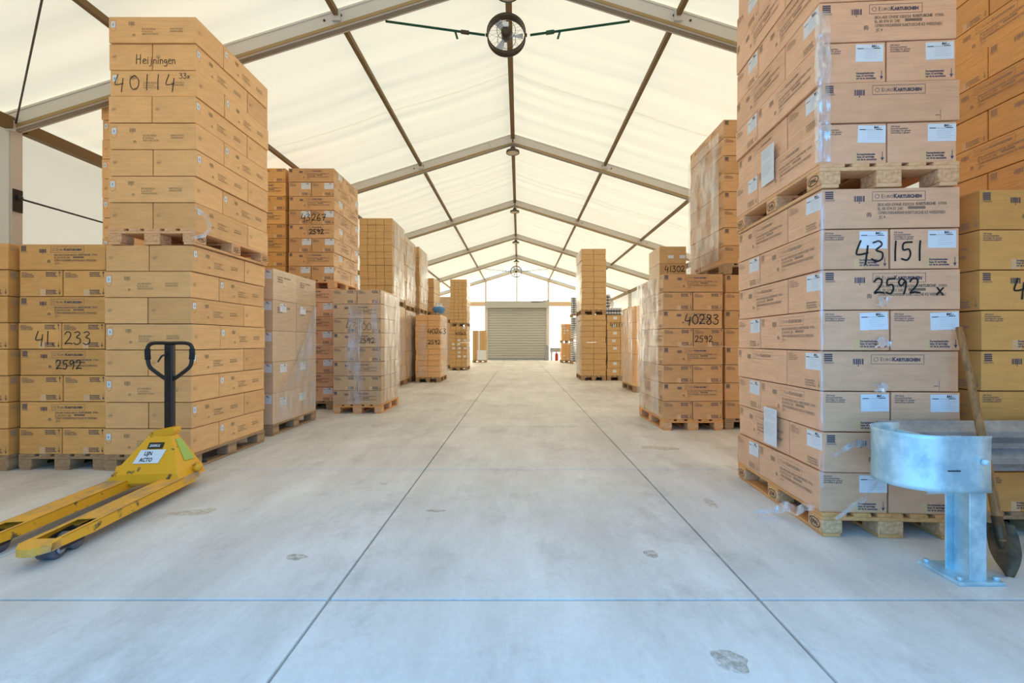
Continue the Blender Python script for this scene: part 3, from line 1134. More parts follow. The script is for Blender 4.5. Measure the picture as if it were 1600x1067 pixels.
# left side
load(-3.79, 4.15, 0, 'L', 8, 0.2400, 'plain', 'lower load behind the pallet jack', 'A', 0, False, 'old', 'card_plain', jit=0.010, stamps=False)
load(-3.75, 4.15, 2.066, 'L', 8, 0.2420, 'plain', 'upper load marked Heijningen', 'B', 0, False, 'new', 'card_plain',
     {6: [(0.25, 'Heij', 0.085, 0.055, 0.006), (0.41, 'ningen', 0.08, 0.055, 0.006)], 5: [(0.045, '4 0 1 1 4', 0.14, 0.06, 0.0075), (0.635, '33x', 0.05, 0.165, 0.005)]},
     jit=0.010, stamps=True)
load(-4.60, 4.18, 0, 'L', 8, 0.2420, 'euro', 'load left of the pallet jack', 'B', 0, False, 'old', 'card_tan',
     {4: [(0.16, '41.', 0.12, 0.04, 0.009), (0.425, '233', 0.12, 0.04, 0.009)], 3: [(0.33, '2592', 0.085, 0.055, 0.009)]}, aisle=False, jit=0.006, short='short_two')
load(-5.45, 4.14, 0, 'L', 8, 0.2420, 'euro', 'load at the left photo edge', 'B', 0, False, 'old', 'card_tan', rear=False)
load(-5.16, 5.62, 2.082, 'L', 8, 0.2420, 'plain', 'high load behind the jack, by the wall', 'A', 0, False, 'old', 'card_plain', aisle=False, pallet_full=False)
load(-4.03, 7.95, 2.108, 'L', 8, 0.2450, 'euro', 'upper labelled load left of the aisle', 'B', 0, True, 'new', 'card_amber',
     {4: [(0.22, '43', 0.12, 0.06, 0.014), (0.405, '267', 0.12, 0.06, 0.014)], 3: [(0.36, '2592', 0.09, 0.07, 0.013)]})
load(-4.88, 7.95, 2.108, 'L', 8, 0.2450, 'euro', 'high load left of the labelled one', 'A', 0, False, 'old', 'card_tan', aisle=False, pallet_full=False, short='short_two')
load(-4.03, 7.90, 0, 'L', 8, 0.2450, 'euro', 'lower load beneath the labelled one', 'B', 0, True, 'old', 'card_printed', rear=False)
load(-3.05, 7.45, 0, 'L', 8, 0.2360, 'euro', 'film-banded load left of the aisle', 'A', 0, False, 'orange', 'card_buff',
     {5: [(0.22, '43', 0.13, 0.04, 0.008), (0.41, '100', 0.12, 0.04, 0.008)], 4: [(0.42, '2592', 0.095, 0.06, 0.009)]}, d_=1.05, short='short_two', aisle_print=False)

# taller cartons, five layers, with labels on the aisle side
DESC = 'five-layer load behind the pallet jack'
M_LB = Matrix.Translation((-3.86, 5.66, 0))
pallet(M_LB, 'wooden pallet under the ' + DESC, 'old', 1)
for k in range(5):
    z = 0.1445 + k * 0.39
    for (pos, yc) in (('nearer one', 0.3), ('farther one', 0.9)):
        me = carton_mesh(0.594, 0.794, 0.388, 'card_pale')
        c_ = link('tall_carton', me)
        c_.matrix_world = M_LB @ Matrix.Translation((0.4 + random.uniform(-.006, .006), yc, z)) @ Matrix.Rotation(PI / 2, 4, 'Z')
        tag(c_, 'pale tall carton, %s, %s layer, %s' % (pos, ORD[k] if k < 4 else 'top', DESC), 'carton', 'tall cartons of the ' + DESC)
        dims = (0.794, 0.594)
        if k > 2:
            face_prints(c_, print_parts('tall', 0.594, 0.388), PI / 2, dims, (0, 0), PI / 2)
        if k in (0, 1, 3):
            lb = face_child(c_, 'shipping_label', LABEL_ME, PI / 2, dims, (-0.05 if yc < .5 else -.12, 0.30 if k else 0.26), PI / 2)
            link('label_print', LABELP_ME, lb)
        if yc < 0.5:
            lb = face_child(c_, 'shipping_label', LABEL_ME, 0, dims, (0.30, 0.31), PI / 2)
            link('label_print', LABELP_ME, lb)

# pair of shorter cartons standing on the 40283 load
for k in range(2):
    c_ = link('carton', carton_mesh(0.394, 0.55, 0.252, 'card_far'))
    c_.matrix_world = Matrix.Translation((2.28, 7.02, 2.082 + k * 0.254))
    tag(c_, ('upper small carton with two white labels, on the freestanding right load' if k else 'lower small carton with marker number, on the freestanding right load'), 'carton', 'small cartons on the freestanding load')
    if k:
        for ox in (-0.03, 0.14):
            face_child(c_, 'shipping_label', LABEL_ME, 0.0, (0.394, 0.55), (ox, 0.10), 0).scale = (0.5, 1, 0.45)
    else:
        mh = MB()
        handwriting(mh, '41302', -0.12, 0.13, 0.09, 0.011)
        face_child(c_, 'handwriting', mh.mesh('handwriting', 'ink_black', fix=False), 0.0, (0.394, 0.55), (0, 0), 0)

# ------------------------------------------------------------------ far loads: cartons past counting, one object
stock = MB()
SM = ['card_far', 'card_plain', 'card_pale', 'paper', 'ink_black']
FAR_PALLETS = []


def far_load(x0, x1, y0, d_, z0, top, nx, ny, h, mi, desc, labels=0, pal=True, seed=1):
    rnd = random.Random(seed)
    w_ = x1 - x0
    zb = z0 + (0.144 if pal else 0)
    if pal:
        FAR_PALLETS.append((x0, y0, z0, w_, d_, desc))
    nl = max(1, round((top - zb) / h))
    hh = (top - zb) / nl
    for k in range(nl):
        jx, jy = rnd.uniform(-.012, .012), rnd.uniform(-.012, .012)
        nx_ = nx if (k % 2 or nx > 2) else max(1, nx)
        for i in range(nx_):
            for j in range(ny):
                if 0 < i < nx_ - 1 and 0 < j < ny - 1:
                    continue
                a0, a1 = x0 + w_ * i / nx_ + 0.004, x0 + w_ * (i + 1) / nx_ - 0.004
                b0, b1 = y0 + d_ * j / ny + 0.004, y0 + d_ * (j + 1) / ny - 0.004
                dp = rnd.uniform(0, 0.008)
                stock.box(a0 + jx, a1 + jx, b0 + jy - (dp if j == 0 else 0), b1 + jy, zb + k * hh + 0.003, zb + (k + 1) * hh - 0.003, mi)
                if j == 0 and labels and rnd.random() < labels:
                    cxm, czm = (a0 + a1) / 2 + rnd.uniform(0, .06), zb + (k + 0.6) * hh
                    rect(stock, cxm - 0.055, cxm + 0.055, czm - 0.04, czm + 0.04, 3, b0 + jy - dp - 0.002)
                    


# left, farther down the aisle
far_load(-3.94, -3.12, 11.3, 1.18, 0, 2.10, 2, 2, 0.39, 2, 'wrapped load past the film-banded one', seed=2)
far_load(-3.96, -3.14, 11.3, 1.18, 2.10, 4.24, 4, 6, 0.165, 0, 'upper load past the labelled one', seed=3)
far_load(-3.94, -3.12, 12.56, 1.2, 0, 2.05, 2, 2, 0.39, 2, 'second wrapped load past the film-banded one', seed=4)
far_load(-3.94, -3.14, 12.56, 1.2, 2.05, 4.10, 4, 6, 0.165, 0, 'second upper load past the labelled one', seed=5)
far_load(-3.84, -3.04, 13.92, 1.2, 0, 2.05, 3, 4, 0.24, 0, 'low load behind the wrapped jutting stack', seed=6)
far_load(-3.84, -3.04, 13.92, 1.2, 2.05, 4.08, 4, 6, 0.165, 0, 'third upper load past the labelled one', seed=7)
far_load(-3.70, -2.90, 15.5, 1.2, 0, 2.05, 3, 4, 0.24, 0, 'low load in the left row near the double stack', seed=8)
far_load(-3.70, -2.90, 15.5, 1.2, 2.05, 3.34, 4, 6, 0.165, 0, 'short upper load in the left row', seed=9)
far_load(-3.55, -2.75, 20.0, 1.2, 0, 2.0, 3, 4, 0.24, 2, 'pale load behind the left double stack', seed=10)
far_load(-3.55, -2.75, 20.0, 1.2, 2.0, 3.15, 3, 4, 0.24, 2, 'upper pale load behind the left double stack', seed=11)
far_load(-2.98, -2.27, 13.1, 1.2, 0, 1.95, 2, 5, 0.165, 1, 'wrapped stack jutting into the left aisle', seed=12)
far_load(-2.82, -2.13, 18.6, 1.2, 0, 1.80, 3, 6, 0.16, 0, 'left double stack near the shutter', 0.35, seed=13)
far_load(-2.82, -2.13, 18.6, 1.2, 1.80, 3.72, 4, 6, 0.135, 0, 'upper half of the left double stack', seed=14)
# right, farther down the aisle
far_load(2.65, 3.45, 10.5, 1.2, 0, 2.0, 1, 2, 0.40, 1, 'wrapped load past the freestanding right one', seed=15)
far_load(1.88, 2.63, 13.75, 1.2, 0, 1.99, 2, 5, 0.165, 0, 'lower half of the tall right stack', seed=16)
far_load(1.88, 2.63, 13.75, 1.2, 1.99, 3.98, 2, 5, 0.165, 0, 'upper half of the tall right stack', seed=17)
far_load(2.66, 3.46, 13.75, 1.2, 0, 1.98, 2, 4, 0.24, 0, 'load right of the tall right stack', 0.4, seed=18)
far_load(2.35, 3.02, 25.2, 1.0, 0, 1.10, 3, 4, 0.16, 1, 'low load beside the shutter', 0.4, seed=19)
far_load(2.35, 3.02, 25.2, 1.0, 1.10, 2.16, 3, 4, 0.16, 1, 'upper load beside the shutter', 0.4, seed=20)
# loads that only carry others
far_load(3.66, 4.46, 2.75, 1.2, 0, 2.105, 2, 3, 0.2455, 1, 'hidden load under the right edge stack', seed=21)
far_load(-5.16, -4.36, 5.62, 1.2, 0, 2.08, 2, 3, 0.242, 1, 'low load behind the jack, by the wall', seed=22)
far_load(-4.88, -4.08, 7.95, 1.2, 0, 2.10, 2, 3, 0.245, 1, 'low load left of the labelled one', seed=23)
# marker on two of the wrapped stacks
for (x_, y_, z_, s_, h_) in [(-2.62, 13.1, 1.40, '40263', 0.15), (-2.62, 13.1, 1.10, '2592', 0.13), (2.75, 13.75, 1.62, '41117', 0.14), (-2.6, 18.6, 1.45, '40263', 0.12)]:
    mh = MB()
    handwriting(mh, s_, 0, 0, h_, 0.016)
    stock.add([(x_ + a, y_ - 0.022 + b_, z_ + c_) for a, b_, c_ in mh.v], mh.f, 4)
tag(stock.build('carton_stock', SM, fix=True), 'brown cartons of the far loads along both sides of the aisle', 'cartons', kind='stuff')
for (x0, y0, z0, w_, d_, desc) in FAR_PALLETS:
    pallet(Matrix.Translation((x0, y0, z0)), 'wooden pallet under the ' + desc, 'old', 1, False, w_, d_)

# tall single carton on a pallet by the shutter
root = empty('tall_crate', (-2.22, 25.4, 0.144))
tag(root, 'tall brown box with pale strip and white film skirt left of the shutter', 'crate')
for i, x in enumerate((-0.38, -0.19, 0.0, 0.19)):
    MB().box(x + 0.004, x + 0.186, 0, 0.9, 0, 1.65).build('panel', 'card_far', root, 0.006)
MB().box(-0.06, 0.03, -0.012, 0, 0, 1.65).build('strip', 'paper', root)
MB().box(-0.11, 0.385, -0.02, -0.001, 0.0, 0.55).build('film_skirt', 'paper', root, 0.004)
pallet(Matrix.Translation((-2.60, 25.38, 0)), 'wooden pallet under the tall brown box', 'old', 1, False, 0.76, 0.92)

# stacks of white tubs on pallets
def tub_stack(x0, y0, z0, tiers, label, wd=0.8, n=6):
    root = empty('tub_stack', (x0, y0, z0))
    tag(root, label, 'tub stack', 'stacks of white tubs at the far right')
    t = MB()
    for i in range(n):
        for j in (0, 1, 2):
            t.lathe([(0, 0.016), (wd / n * 0.44, 0.016), (wd / n * 0.48, 0.075), (wd / n * 0.40, 0.080), (0, 0.080)], 'z', 10, 0, (wd * (i + .5) / n, wd / n * (j + .5), 0))
    tm = t.mesh('tub_row', 'white_plastic', fix=True)
    lm = MB().box(0, wd, 0, wd * 3 / n, 0, 0.014).mesh('tray_sheet', 'navy')
    for k in range(tiers):
        link('tray_sheet', lm, root, (0, 0, k * 0.115))
        tr_ = link('tub_row', tm, root, (0, 0, k * 0.115 + 0.005))
        tr_.scale = (1, 1, 1.25)


tub_stack(2.76, 24.0, 0.144, 9, 'lower stack of white tubs left of the tall right stack')
pallet(Matrix.Translation((2.76, 24.0, 0)), 'wooden pallet under the lower white tubs', 'old', 1, False, 0.8, 0.8)
tub_stack(2.76, 24.0, 1.324, 10, 'middle stack of white tubs left of the tall right stack')
pallet(Matrix.Translation((2.76, 24.0, 1.18)), 'wooden pallet under the middle white tubs', 'old', 1, False, 0.8, 0.8)
tub_stack(2.76, 24.0, 2.62, 8, 'upper stack of white tubs left of the tall right stack')
pallet(Matrix.Translation((2.76, 24.0, 2.476)), 'wooden pallet under the upper white tubs', 'old', 1, False, 0.8, 0.8)
tub_stack(2.64, 13.85, 1.985, 2, 'two low tiers of white tubs on the load right of the tall stack', 0.5, 6)
far_b = MB()
tub_stack(3.00, 17.0, 2.144, 7, 'white tubs on a high pallet behind the tall right stack', 0.42, 4)
pallet(Matrix.Translation((2.95, 17.0, 2.0)), 'wooden pallet under the high white tubs', 'old', 1, False, 0.8, 0.8)
tub_stack(2.95, 17.0, 0.144, 16, 'white tubs on the floor pallet behind the tall right stack')
pallet(Matrix.Translation((2.95, 17.0, 0)), 'wooden pallet under the floor stack of white tubs', 'old', 1, False, 0.8, 0.8)

# ------------------------------------------------------------------ far barrier, guards, canister
root = tag(empty('guard_rail', (1.92, 28.3, 0)), 'low dark guard rail right of the roller shutter', 'guard rail')
MB().box(0.0, 1.0, -0.04, 0.04, 0.52, 0.78).build('beam', 'galv_dull', root, 0.01)
for x in (0.1, 0.9):
    MB().box(x - 0.05, x + 0.05, 0.0, 0.1, 0, 0.75).build('post', 'galv_dull', root)
root = tag(empty('fire_extinguisher', (2.32, 28.12, 0)), 'small red extinguisher standing under the far guard rail', 'extinguisher')
MB().lathe([(0, 0), (0.10, 0), (0.105, 0.04), (0.105, 0.38), (0.07, 0.45), (0.03, 0.47), (0, 0.47)], 'z', 14).build('cylinder', 'red', root)
MB().lathe([(0, 0.47), (0.035, 0.47), (0.035, 0.53), (0, 0.53)], 'z', 10).build('valve', 'black_paint', root)
for x, nm in ((DX0 - 0.28, 'left'), (DX1 - 0.22, 'right')):
    root = tag(empty('guard_post', (x + 0.1, 28.55, 0)), 'grey steel corner guard at the %s foot of the shutter' % nm, 'guard post', 'shutter foot guards')
    MB().prism([(-0.10, 0), (0.10, 0), (0.10, 0.9), (0.06, 0.95), (-0.06, 0.95), (-0.10, 0.9)], -0.05, 0.05).build('upright', 'galv_dull', root, 0.01)
    MB().box(-0.16, 0.16, -0.1, 0.1, 0, 0.015).build('base_plate', 'galv_dull', root)

# crumpled blue and white bag on the wrapped stack
mb = MB()
vs, fs = [], []
for a in range(9):
    for b_ in range(14):
        th, ph = PI * a / 8, 2 * PI * b_ / 14
        e = 1 + 0.35 * noise.noise((math.cos(ph) * 2, math.sin(ph) * 2, a * .6))
        vs.append((0.17 * math.sin(th) * math.cos(ph) * e, 0.15 * math.sin(th) * math.sin(ph) * e, max(0, 0.17 + 0.17 * math.cos(th) * e)))
for a in range(8):
    for b_ in range(14):
        fs.append((a * 14 + b_, a * 14 + (b_ + 1) % 14, (a + 1) * 14 + (b_ + 1) % 14, (a + 1) * 14 + b_))
mb.add(vs, fs, 0, True)
for i, f in enumerate(mb.f):
    mb.m[i] = 1 if 3 <= i // 14 <= 5 else 0
o = mb.build('plastic_bag', ['white_plastic', 'blue_plastic'])
o.location = (-2.36, 13.35, 1.955)
tag(o, 'crumpled blue and white bag on top of the wrapped left stack', 'bag')

# ------------------------------------------------------------------ lamps and fans
for i in range(1, 6):
    root = empty('ceiling_lamp', (CX, FY[i], 5.40))
    tag(root, 'round brown high-bay lamp hanging from the %s tent frame' % ['', 'nearest', 'second', 'third', 'fourth', 'fifth'][i], 'lamp', 'high-bay lamps along the ridge')
    MB().lathe([(0, 0.07), (0.10, 0.07), (0.145, 0.05), (0.15, 0.0), (0.135, -0.004), (0.13, 0.01)], 'z', 24).build('housing', 'lamp_body', root)
    MB().lathe([(0, 0.004), (0.132, 0.004)], 'z', 24).build('lens', 'lamp_lens', root)
    MB().lathe([(0, 0.13), (0.055, 0.13), (0.055, 0.07), (0, 0.07)], 'z', 14).build('driver', 'lamp_body', root)
    MB().tube([(0, 0, 0.13), (0, 0, 0.20)], 0.008, 6).build('hook', 'lamp_body', root)
    MB().tube([(0.03, 0, 0.12), (0.10, 0, 0.14), (0.12, 0, 0.19), (0.04, 0, 0.22)], 0.006, 5).build('cord', 'fan_black', root)


def fan(y, z, r_, label, slabel, tx, rim=0.012):
    root = empty('drum_fan', (CX - 0.015, y, z))
    tag(root, label, 'fan', 'hanging fans')
    dp = 0.12
    mb = MB()
    mb.lathe([(r_, -dp / 2), (r_ + rim, -dp / 2), (r_ + rim, -dp / 2 + 0.02), (r_, -dp / 2 + 0.02), (r_, -dp / 2)], 'y', 40)
    mb.lathe([(r_, dp / 2 - 0.02), (r_ + rim, dp / 2 - 0.02), (r_ + rim, dp / 2), (r_, dp / 2), (r_, dp / 2 - 0.02)], 'y', 40)
    mb.lathe([(r_ + 0.003, -dp / 2), (r_ + 0.003, dp / 2)], 'y', 40)
    mb.build('drum', 'fan_black', root)
    for sg, nm in ((-1, 'front_grille'), (1, 'back_grille')):
        mb = MB()
        for k in range(22 if sg < 0 else 11):
            t = 2 * PI * k / (22 if sg < 0 else 11)
            c_, s_ = math.cos(t), math.sin(t)
            mb.tube([(0.05 * c_, sg * (dp / 2 + 0.03), 0.05 * s_), (r_ * 0.75 * c_, sg * (dp / 2 + 0.02), r_ * 0.75 * s_), (r_ * c_, sg * dp / 2, r_ * s_)], 0.0013, 4)
        mb.tube([(r_ * 0.5 * math.cos(2 * PI * k / 28), sg * (dp / 2 + 0.026), r_ * 0.5 * math.sin(2 * PI * k / 28)) for k in range(28)], 0.003, 4, closed=True)
        mb.build(nm, 'fan_black', root)
    MB().lathe([(0, -0.10), (0.045, -0.10), (0.06, -0.08), (0.06, 0.05), (0, 0.05)], 'y', 18).build('motor', 'fan_black', root)
    for k in range(3):
        t0 = 2 * PI * k / 3
        vs = []
        for rr_ in (0.05, r_ * 0.5, r_ * 0.92):
            for dt in (-0.22, 0.22):
                t = t0 + dt
                vs.append((rr_ * math.cos(t), 0.02 + 0.06 * dt, rr_ * math.sin(t)))
        MB().add(vs, [(0, 1, 3, 2), (2, 3, 5, 4)], 0, True).build('blade', 'white_plastic', root, fix=False)
    MB().box(-0.035, 0.03, -0.115, -0.09, 0.03, 0.085).build('terminal_box', 'white_plastic', root, 0.004)
    for sg in (-1, 1):
        MB().lathe([(0, -0.012), (0.02, -0.012), (0.02, 0.012), (0, 0.012)], 'x', 8, 0, (sg * (r_ + 0.015), 0, 0)).build('bracket', 'fan_black', root)
    for sg, nm in ((-1, 'left'), (1, 'right')):
        a = Vector((CX + sg * (r_ + 0.05), y, z))
        xx = CX + sg * tx
        b_ = Vector((xx, y + 0.03, roof_h(xx) - 0.262))
        mb = MB()
        mb.bar(a, b_, 0.028, 0.004, 0, Vector((0, 0.6, 1)))
        mid = a.lerp(b_, 0.30)
        root2 = empty('ratchet_strap', tuple(a))
        tag(root2, 'dark green strap tying the %s to the %s rafter' % (slabel, nm), 'strap', 'fan straps')
        o = mb.build('webbing', 'strap_green', root2)
        o.location = -a
        bk = MB().bar(a.lerp(b_, 0.16), a.lerp(b_, 0.24), 0.04, 0.03).build('buckle', 'strap_green' if sg > 0 else 'fan_black', root2)
        bk.location = -a
        tl = MB().bar(mid, mid + Vector((0.03 * sg * -1, 0, -0.10)), 0.025, 0.003, 0, Vector((0, 1, 0))).build('strap_tail', 'strap_green', root2)
        tl.location = -a
    return root


fan(FY[1] + 0.03, 4.92, 0.225, 'black drum fan with wire grille strapped under the nearest tent frame', 'near fan', 1.50)
fan(FY[5], 4.90, 0.27, 'small-looking far drum fan above the roller shutter', 'far fan', 1.7, 0.035)

# ------------------------------------------------------------------ pallet jack
JR = R(7)
jack = empty('pallet_jack', (-2.715, 2.297, 0), JR)
tag(jack, 'yellow hand pallet jack with black handle standing left of the aisle', 'pallet jack')
FT = 0.125
for sg in (-1, 1):
    xc = sg * 0.19
    mb = MB()
    hw_ = 0.08
    y0h, y1h = 0.12, 0.40        # opening for the roller frame
    t = 0.008
    # top plate around the opening
    mb.box(xc - hw_, xc - 0.052, y0h, y1h, FT - t, FT, 1)
    mb.box(xc + 0.052, xc + hw_, y0h, y1h, FT - t, FT, 1)
    mb.box(xc - hw_, xc + hw_, y1h, 1.30, FT - t, FT, 1)
    # rounded nose
    nose = [(xc - hw_, y0h), (xc - hw_, 0.06), (xc - 0.05, 0.015), (xc - 0.02, 0.0), (xc + 0.02, 0.0), (xc + 0.05, 0.015), (xc + hw_, 0.06), (xc + hw_, y0h)]
    n_ = len(nose)
    vs = [(x, y, FT - 0.012 + (0.012 if y > 0.1 else 0.006)) for x, y in nose] + [(x, y, FT - 0.05) for x, y in nose]
    mb.add(vs, [tuple(reversed(range(n_))), tuple(range(n_, 2 * n_))] + [(i, n_ + i, n_ + (i + 1) % n_, (i + 1) % n_) for i in range(n_)], 1)
    # side flanges
    for sx in (-1, 1):
        xs = xc + sx * hw_
        lo, hi = min(xs, xs - sx * t), max(xs, xs - sx * t)
        prof_ = [(0.06, FT - 0.045), (0.35, FT - 0.062), (1.36, FT - 0.07), (1.36, FT), (0.06, FT)]
        vs = [(lo, y, z) for y, z in prof_] + [(hi, y, z) for y, z in prof_]
        mb.add(vs, [tuple(range(5)), tuple(reversed(range(5, 10)))] + [(i, 5 + i, 5 + (i + 1) % 5, (i + 1) % 5) for i in range(5)], 0)
    fk = mb.build('fork', ['jack_yellow', 'jack_worn'], jack, 0.0025)
    MB().box(xc - 0.05, xc + 0.05, y0h + 0.01, 1.2, FT - 0.045, FT - 0.040).build('fork_underplate', 'dark_steel', fk)
    # roller frame, two rollers in tandem
    rf_ = MB()
    for sx in (-1, 1):
        rf_.prism([(0.14, 0.045), (0.30, 0.045), (0.36, 0.085), (0.36, 0.105), (0.24, 0.10), (0.14, 0.075)], 0, 0.010, 0,
                  Matrix.Translation((xc + sx * 0.05 + 0.005, 0, 0)) @ Matrix.Rotation(PI / 2, 4, 'Z'))
    rf_.tube([(xc - 0.05, 0.35, 0.09), (xc + 0.05, 0.35, 0.09)], 0.014, 8)
    rfo = rf_.build('roller_frame', 'dark_steel', jack)
    for yy in (0.155, 0.275):
        ro = MB().lathe([(0.012, -0.043), (0.046, -0.043), (0.0495, -0.038), (0.0495, 0.038), (0.046, 0.043), (0.012, 0.043)], 'x', 24, 0, (xc, yy, 0.0495)).build('roller', 'wheel_grey', rfo)
    for sx in (-1, 1):
        MB().lathe([(0, -0.004), (0.026, -0.004), (0.026, 0.004), (0.014, 0.006), (0, 0.006)], 'x', 6, 0, (xc + sx * 0.049, 0.155, 0.0495)).build('hub', 'galv_dull', rfo)

# hydraulic housing: a plate that narrows to the top
mb = MB()
base = [(-0.275, 1.17), (0.275, 1.17), (0.275, 1.50), (-0.275, 1.50)]
mid_ = [(-0.235, 1.185), (0.235, 1.185), (0.255, 1.48), (-0.255, 1.48)]
top_ = [(-0.088, 1.37), (0.088, 1.37), (0.095, 1.44), (-0.095, 1.44)]
vs = [(x, y, FT - 0.03) for x, y in base] + [(x, y, FT + 0.04) for x, y in mid_] + [(x, y, 0.425) for x, y in top_]
mb.add(vs, [(0, 1, 2, 3), (11, 10, 9, 8)] + [(a + i, a + (i + 1) % 4, a + 4 + (i + 1) % 4, a + 4 + i) for a in (0, 4) for i in range(4)], 0)
hs = mb.build('housing', 'jack_yellow', jack, 0.012, 2)
mb = MB()
mb.prism([(-0.088, 0.418), (0.088, 0.425), (0.10, 0.455), (0.098, 0.482), (0.05, 0.482), (-0.05, 0.462), (-0.088, 0.44)], 1.37, 1.47)
mb.build('top_cap', 'jack_yellow', jack, 0.008, 2)
mb = MB()
mb.tube([(0.0, 1.44, 0.415), (0.10, 1.43, 0.405)], 0.006, 6)
mb.build('steel_pin', 'galv', hs)
# fork carriage bar joining both forks
MB().box(-0.275, 0.275, 1.20, 1.40, FT - 0.05, FT + 0.004).build('carriage', 'jack_worn', jack, 0.004)
# pivots at the sides
for sg in (-1, 1):
    MB().lathe([(0, -0.02), (0.03, -0.02), (0.034, 0.0), (0.03, 0.025), (0, 0.025)], 'x', 12, 0, (sg * 0.285, 1.36, 0.165)).build('pivot', 'jack_yellow', jack)
    MB().lathe([(0, -0.012), (0.018, -0.012), (0.018, 0.012), (0, 0.012)], 'x', 8, 0, (sg * 0.30, 1.43, 0.20)).build('pivot_pin', 'dark_steel', jack)
# steering wheels
for sg in (-1, 1):
    wlr = MB().lathe([(0.02, -0.025), (0.085, -0.025), (0.09, -0.018), (0.09, 0.018), (0.085, 0.025), (0.02, 0.025)], 'x', 24, 0, (sg * 0.06, 1.47, 0.09)).build('steering_wheel', 'rubber', jack)
    MB().lathe([(0, -0.027), (0.03, -0.027), (0.03, 0.027), (0, 0.027)], 'x', 12, 0, (sg * 0.06, 1.47, 0.09)).build('hub', 'galv_dull', wlr)
MB().tube([(0, 1.47, 0.08), (0, 1.47, 0.46)], 0.045, 14).build('pump', 'dark_steel', jack)
# handle
mb = MB()
mb.box(-0.032, 0.032, 1.465, 1.515, 0.40, 1.155)
mb.build('handle_shaft', 'black_paint', jack, 0.010, 2)
loop = []
for (x, z) in smooth_poly([(0.0, 1.165), (0.09, 1.168), (0.145, 1.160), (0.170, 1.125), (0.168, 1.04), (0.155, 0.975), (0.105, 0.925), (0.02, 0.860)], 4):
    loop.append((x, 1.49, z))
mb = MB()
full_loop = loop[::-1] + [(-x, y, z) for x, y, z in loop[1:]]
mb.tube(full_loop, 0.0155, 10)
lp = mb.build('handle_loop', 'black_paint', jack)
for sg in (-1, 1):
    MB().tube([(sg * 0.170, 1.49, 1.12), (sg * 0.1705, 1.49, 1.07), (sg * 0.167, 1.49, 1.03)], 0.021, 10).build('grip', 'rubber', lp)
MB().tube([(-0.01, 1.455, 1.075), (-0.04, 1.45, 1.06), (-0.068, 1.45, 1.012)], [0.008, 0.008, 0.006], 8).build('release_lever', 'black_paint', jack)
# plates and stickers on the sloping front
def on_slope(u, z, out=0.004):
    t_ = (z - (FT + 0.04)) / (0.425 - FT - 0.04)
    return Vector((u, 1.185 + (1.37 - 1.185) * t_ - out, z))


def sloped(name, mats, x0, x1, z0, z1, parent, txts=(), skew=0.0, out=0.006):
    mb = MB()
    a, b_, c_, d_ = on_slope(x0, z0, out), on_slope(x1, z0, out), on_slope(x1 + skew, z1, out), on_slope(x0 + skew, z1, out)
    bk = [q + Vector((0, 0.004, 0)) for q in (a, b_, c_, d_)]
    mb.add([a, b_, c_, d_] + bk, [(0, 1, 2, 3), (7, 6, 5, 4), (0, 4, 5, 1), (1, 5, 6, 2), (2, 6, 7, 3), (3, 7, 4, 0)], 0)
    o = mb.build(name, mats[0], parent)
    if txts:
        mt = MB()
        for (s, tx, tz, sz, bold) in txts:
            vs, fs = text_geo(s, sz, bold, 0.9)
            mt.add([on_slope(tx + q[0], tz + q[1], out + 0.0015) for q in vs], fs, 0)
        mt.build('lettering', mats[1], o, fix=False)
    return o


sloped('rating_plate', ['black_paint', 'paper'], -0.055, 0.055, 0.335, 0.378, hs, [('2000KG', -0.044, 0.348, 0.025, 0.0006)])
sloped('paper_sticker', ['paper', 'ink_black'], -0.115, 0.065, 0.238, 0.328, hs, [('LIJN', -0.058, 0.292, 0.036, 0.001), ('ACTO', -0.075, 0.250, 0.036, 0.001)], 0.022)
# green sticker on the right flank
mb = MB()
def on_flank(y, z, out):
    t_ = (z - (FT + 0.04)) / (0.425 - FT - 0.04)
    x = (0.235 + (0.088 - 0.235) * t_)
    x2 = (0.255 + (0.095 - 0.255) * t_)
    ya, yb = 1.185 + 0.185 * t_, 1.48 - 0.04 * t_
    k = (y - ya) / (yb - ya)
    return Vector((x + (x2 - x) * k + out, y, z + out * 0.4))
pts = [on_flank(1.32, 0.23, 0.005), on_flank(1.43, 0.22, 0.005), on_flank(1.43, 0.39, 0.005), on_flank(1.37, 0.39, 0.005)]
mb.add(pts + [q - Vector((0.003, 0, 0)) for q in pts], [(0, 1, 2, 3), (7, 6, 5, 4), (0, 4, 5, 1), (1, 5, 6, 2), (2, 6, 7, 3), (3, 7, 4, 0)], 0)
mb.build('green_sticker', 'sticker_green', hs)

# ------------------------------------------------------------------ steel barrier on the right
bar_root = empty('crash_barrier', (2.22, 2.36, 0))
tag(bar_root, 'galvanised steel crash barrier with rounded end in front of the cartons', 'barrier')
B = Vector((2.22, 2.36, 0))
TOP, BOT = 0.725, 0.452
YF, YB = 2.19, 2.56
XL = 2.07
rad = (YB - YF) / 2


